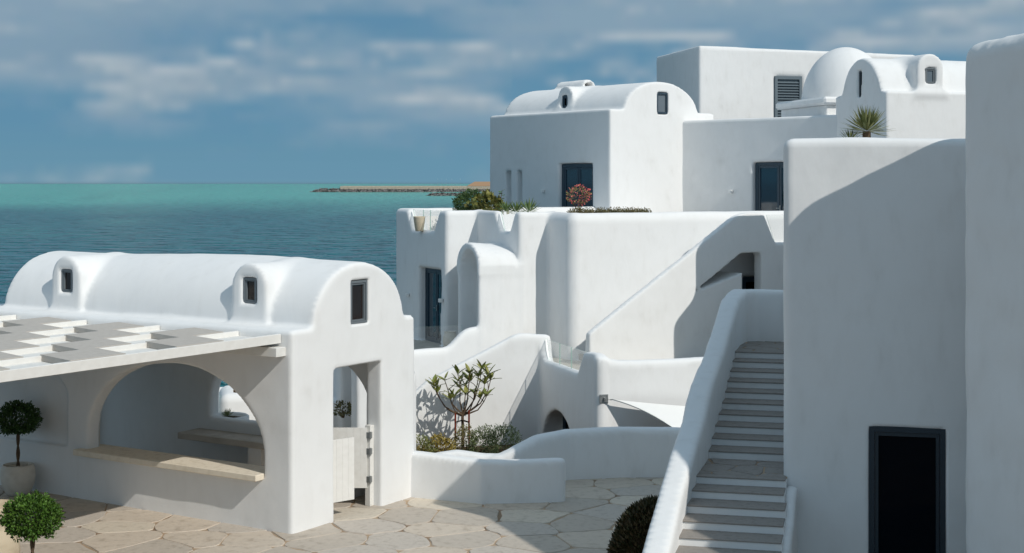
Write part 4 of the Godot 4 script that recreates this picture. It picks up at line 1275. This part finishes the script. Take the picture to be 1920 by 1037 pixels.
# ------------------------------------------------------------------ paving: one mesh per stone
func pave(parent: Node3D, area: Rect2, size: float, y0: float, y1: float, mats: Array, seed_: int, keep: Variant = null) -> void:
	var r := RandomNumberGenerator.new()
	r.seed = seed_
	var nx := int(ceil(area.size.x / size)) + 2
	var nz := int(ceil(area.size.y / (size * 0.8))) + 2
	var sites: Array = []
	for j in nz:
		for i in nx:
			sites.append(area.position + Vector2((i - 0.75 + 0.5 * (j % 2) + r.randf_range(-0.36, 0.36)) * size, (j - 0.5 + r.randf_range(-0.36, 0.36)) * size * 0.8))
	var gap := 0.009 if size < 0.8 else 0.0125
	for j in nz:
		for i in nx:
			var s: Vector2 = sites[i + j * nx]
			if keep != null and not keep.call(s): continue
			var poly := PackedVector2Array([area.position, area.position + Vector2(area.size.x, 0), area.end, area.position + Vector2(0, area.size.y)])
			for dj in range(-2, 3):
				for di in range(-2, 3):
					var a := i + di
					var b := j + dj
					if (di == 0 and dj == 0) or a < 0 or b < 0 or a >= nx or b >= nz: continue
					var o: Vector2 = sites[a + b * nx]
					poly = cut(poly, (s + o) * 0.5, (o - s).normalized())
					if poly.size() < 3: break
				if poly.size() < 3: break
			if poly.size() < 3: continue
			var inset := Geometry2D.offset_polygon(poly, -gap * r.randf_range(0.7, 1.5), Geometry2D.JOIN_MITER)
			if inset.is_empty(): continue
			var p: PackedVector2Array = inset[0]
			if p.size() < 3: continue
			var round_ := PackedVector2Array()
			for k in p.size():
				var c := p[k]
				var pr := p[(k + p.size() - 1) % p.size()]
				var nx2 := p[(k + 1) % p.size()]
				round_.append(c.lerp(pr, minf(0.2, 0.07 * size / maxf(c.distance_to(pr), 0.01))))
				var m := c.lerp(nx2, 0.5)
				round_.append(c.lerp(nx2, minf(0.2, 0.07 * size / maxf(c.distance_to(nx2), 0.01))))
				if c.distance_to(nx2) > size * 0.35:
					var nrm := (nx2 - c).orthogonal().normalized()
					round_.append(m + nrm * r.randf_range(-0.035, 0.03) * size)
			var st := begin()
			var ctr := Vector2.ZERO
			for q in round_: ctr += q / round_.size()
			var lift := y1 + r.randf_range(-0.0025, 0.0025)
			for k in round_.size():
				var a := round_[k]
				var b := round_[(k + 1) % round_.size()]
				var ai := a.move_toward(ctr, 0.009)
				var bi := b.move_toward(ctr, 0.009)
				var mid := Vector3(ctr.x, y0 - 0.3, ctr.y)
				facing(st, [Vector3(ai.x, lift, ai.y), Vector3(bi.x, lift, bi.y), Vector3(ctr.x, lift, ctr.y)], mid)
				facing(st, [Vector3(a.x, y0, a.y), Vector3(b.x, y0, b.y), Vector3(bi.x, lift, bi.y), Vector3(ai.x, lift, ai.y)], Vector3(ctr.x, y0, ctr.y))
			part(parent, "paving_stone", done(st), mats[r.randi() % mats.size()])

func cut(poly: PackedVector2Array, on: Vector2, n: Vector2) -> PackedVector2Array:
	var out := PackedVector2Array()
	for k in poly.size():
		var a := poly[k]
		var b := poly[(k + 1) % poly.size()]
		var da := (a - on).dot(n)
		var db := (b - on).dot(n)
		if da <= 0: out.append(a)
		if (da < 0) != (db < 0) and da != db: out.append(a.lerp(b, da / (da - db)))
	return out
# ------------------------------------------------------------------ ground, sea, harbour
func sheet(x0: float, x1: float, d0: float, d1: float, y: float) -> ArrayMesh:
	var st := begin()
	quad(st, Vector3(x0, y, -d0), Vector3(x0, y, -d1), Vector3(x1, y, -d1), Vector3(x1, y, -d0))
	return done(st)

func build_ground() -> void:
	var g := structure("plaza", sheet(-16, 16, 6, 29.45, -0.016), M.mortar)
	pave(g, Rect2(-11.6, -29.42, 16.2, 7.2), 1.18, -0.016, 0.0, M.stones, 9, func(s: Vector2) -> bool: return s.x > 0.52 * (s.y + 20.0) - 7.5)
	structure("ground", sheet(-3.9, 40, 29.5, 66, -0.66), M.earth)
	structure("rear_court", sheet(-16, -3.95, 29.5, 37, -0.02), M.screed)

func build_sea() -> void:
	var level := -6.0
	var eye := EYE - level
	var st := PackedVector3Array()
	var cols := PackedColorArray()
	var ix := PackedInt32Array()
	var rows := 260
	var across := 150
	var n := FastNoiseLite.new()
	n.seed = 2
	n.frequency = 1.0
	n.fractal_octaves = 4
	for j in rows + 1:
		# rings whose distances suit a horizon at eye height
		var q := float(j) / rows
		var d := 14.0 / pow(1.0 - q * 0.99982, 1.0) if q > 0 else 14.0
		var drop := 2700.0 * eye / d # how far below the horizon, in 1/2700 radians
		for i in across + 1:
			var az := lerpf(-1.25, 1.25, float(i) / across)
			var x := tan(az) * d
			st.append(Vector3(x, level, -d))
			var wide := n.get_noise_2d(az * 3.0, log(d) * 4.0)
			var fine := n.get_noise_2d(az * 14.0 + 40.0, log(d) * 16.0)
			var shallow := Color(0.12, 0.50, 0.425)
			var deep := Color(0.022, 0.142, 0.168)
			var e := drop + wide * 10.0 + fine * 3.5
			var k := smoothstep(27.0, 56.0, e)
			k = maxf(k, 0.75 * smoothstep(4.0, 0.5, absf(drop - 22.5 + fine * 3.0) ) * smoothstep(0.05, -0.2, az + 0.12))
			k = maxf(k, 0.35 * smoothstep(3.2, 1.0, drop))
			k -= 0.28 * smoothstep(0.1, 0.5, wide) * smoothstep(30, 60, drop) * smoothstep(130.0, 70.0, drop)
			var c := shallow.lerp(deep, clampf(k, 0, 1))
			c = c.lerp(Color(0.022, 0.130, 0.165), smoothstep(60.0, 200.0, drop) * 0.9)
			cols.append(c * (1.0 + 0.12 * fine))
	for j in rows:
		for i in across:
			var a := i + j * (across + 1)
			var b := a + across + 1
			ix.append_array([a, b, b + 1, a, b + 1, a + 1])
	var arr: Array = []
	arr.resize(Mesh.ARRAY_MAX)
	arr[Mesh.ARRAY_VERTEX] = st
	arr[Mesh.ARRAY_COLOR] = cols
	var nn := PackedVector3Array()
	nn.resize(st.size())
	nn.fill(Vector3.UP)
	arr[Mesh.ARRAY_NORMAL] = nn
	arr[Mesh.ARRAY_INDEX] = ix
	var m := ArrayMesh.new()
	m.add_surface_from_arrays(Mesh.PRIMITIVE_TRIANGLES, arr)
	structure("sea", m, M.sea)

func boulders(st: SurfaceTool, a: Vector3, b: Vector3, n: int, wide: float, high: float, size: float, r: RandomNumberGenerator) -> void:
	for k in n:
		var q := r.randf()
		var h := r.randf()
		var taper := smoothstep(0.0, 0.035, q)
		var c := a.lerp(b, q) + Vector3(r.randf_range(-2, 2), h * high * taper, (1.0 - h) * wide * taper + r.randf_range(-1, 1))
		var s := size * r.randf_range(0.6, 1.3)
		var g := r.randf_range(0.05, 0.30)
		if r.randf() < 0.3: g *= 0.4
		var bas := Basis.from_euler(Vector3(r.randf() * 6, r.randf() * 6, r.randf() * 6))
		var p: Array = []
		for v in [Vector3(1, 0, 0), Vector3(-1, 0, 0), Vector3(0, 1, 0), Vector3(0, -1, 0), Vector3(0, 0, 1), Vector3(0, 0, -1)]:
			p.append(c + bas * (v * s * r.randf_range(0.6, 1.2)))
		st.set_color(Color(g, g * 0.98, g * 0.95))
		for f in [[0, 2, 4], [2, 1, 4], [1, 3, 4], [3, 0, 4], [2, 0, 5], [1, 2, 5], [3, 1, 5], [0, 3, 5]]:
			facing(st, [p[f[0]], p[f[1]], p[f[2]]], c)

func build_harbour() -> void:
	var r := RandomNumberGenerator.new()
	r.seed = 4
	var D := 2000.0
	var t := thing("breakwater", "long breakwater with a pale wall above grey boulders, far out on the sea", "breakwater", Vector3.ZERO)
	part(t, "wall", soft_box(Vector3(-240, -4, -D - 26), Vector3(120, 2.0, -D - 8), 0.3), M.mole)
	part(t, "deck", box_mesh(Vector3(-236, 2.0, -D - 24), Vector3(120, 2.5, -D - 10)), M.mole)
	var st := begin()
	boulders(st, Vector3(-281, -6.2, -D - 12), Vector3(120, -6.2, -D - 12), 3800, 16.0, 4.9, 1.35, r)
	part(t, "boulders", done(st), M.rock).set_meta("kind", "stuff")
	var b := thing("harbour_block", "sand-coloured block with a sloping end, standing on the far breakwater", "building", Vector3.ZERO)
	var s2 := begin()
	var pr := [Vector2(-63, 2.45), Vector2(-52, 8.6), Vector2(80, 8.6), Vector2(80, 2.45)]
	var f: Array = []
	var k2: Array = []
	for v in pr:
		f.append(Vector3(v.x, v.y, -D - 9))
		k2.append(Vector3(v.x, v.y, -D - 22))
	var mid := Vector3(0, 4, -D - 15)
	facing(s2, f.duplicate(), mid)
	facing(s2, k2.duplicate(), mid)
	for k in 4: facing(s2, [f[k], f[(k + 1) % 4], k2[(k + 1) % 4], k2[k]], mid)
	part(b, "wall", done(s2), M.sandstone)
	var g := thing("rock_groyne", "shorter dark rock groyne in front of the long breakwater", "groyne", Vector3.ZERO)
	var s3 := begin()
	boulders(s3, Vector3(-82, -6.3, -1405), Vector3(40, -6.3, -1405), 1300, 8.0, 2.7, 1.0, r)
	part(g, "boulders", done(s3), M.rock).set_meta("kind", "stuff")
	var proto: Node3D = null
	var xs := [-104.0, -98.0, -92.0, -84.0, -72.0]
	var labels := ["leftmost thin lamp mast on the far breakwater", "second thin lamp mast from the left on the breakwater", "middle thin lamp mast on the far breakwater", "second thin lamp mast from the sand-coloured block", "thin lamp mast nearest the sand-coloured block"]
	for k in 5:
		var o: Node3D
		if proto == null:
			o = thing("lamp_mast", "", "lamp mast", Vector3.ZERO, 0, "lamp masts on the breakwater")
			var ms := begin()
			tube(ms, PackedVector3Array([Vector3(0, 0, 0), Vector3(0, 9.5, 0)]), PackedFloat32Array([0.07, 0.05]), 5)
			part(o, "pole", done(ms), M.steel)
			part(o, "lamp_head", box_mesh(Vector3(-0.5, 9.4, -0.12), Vector3(0.5, 9.55, 0.12)), M.lamp)
			proto = o
		else:
			o = proto.duplicate()
			o.name = numbered("lamp_mast")
			add_child(o)
		o.set_meta("label", labels[k])
		o.position = Vector3(xs[k], 2.5, -D - 12)

# ------------------------------------------------------------------ the scene
func _ready() -> void:
	rng.seed = 1
	lump.seed = 9
	lump.frequency = 0.55
	lump.fractal_octaves = 3
	var cam := Camera3D.new()
	cam.name = "camera"
	add_child(cam)
	cam.position = Vector3(0, EYE, 0)
	cam.set_frustum(0.1 * 1037.0 / 2700.0, Vector2(0, -0.1 * 174.5 / 2700.0), 0.1, 120000.0)
	cam.current = true
	var env := Environment.new()
	env.background_mode = Environment.BG_SKY
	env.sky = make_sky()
	env.tonemap_mode = Environment.TONE_MAPPER_LINEAR
	env.tonemap_exposure = 1.0
	env.sdfgi_enabled = true
	env.ssao_enabled = true
	env.ssil_enabled = true
	var we := WorldEnvironment.new()
	we.name = "world_environment"
	we.environment = env
	add_child(we)
	var sun := DirectionalLight3D.new()
	sun.name = "sun"
	sun.light_energy = 0.93
	sun.light_color = Color(1.0, 0.98, 0.945)
	sun.light_angular_distance = 0.5
	sun.shadow_enabled = true
	var a := deg_to_rad(43.2)
	var e := deg_to_rad(39.3)
	sun.basis = Basis.looking_at(Vector3(-sin(a) * cos(e), -sin(e), -cos(a) * cos(e)))
	add_child(sun)

	make_materials()
	build_ground()
	build_sea()
	build_harbour()
	build_pavilion()
	var house := build_house()
	build_tower()
	build_dome()
	build_wing()
	build_upper()
	build_chapel()
	build_terrace()
	build_pergola()
	build_low_walls()
	build_behind()
	build_stair()
	var corner := build_right()
	build_near()
	build_stepped()
	build_sail()
	run_jobs()
	build_pots()
	build_tree()
	build_planting(house, corner)
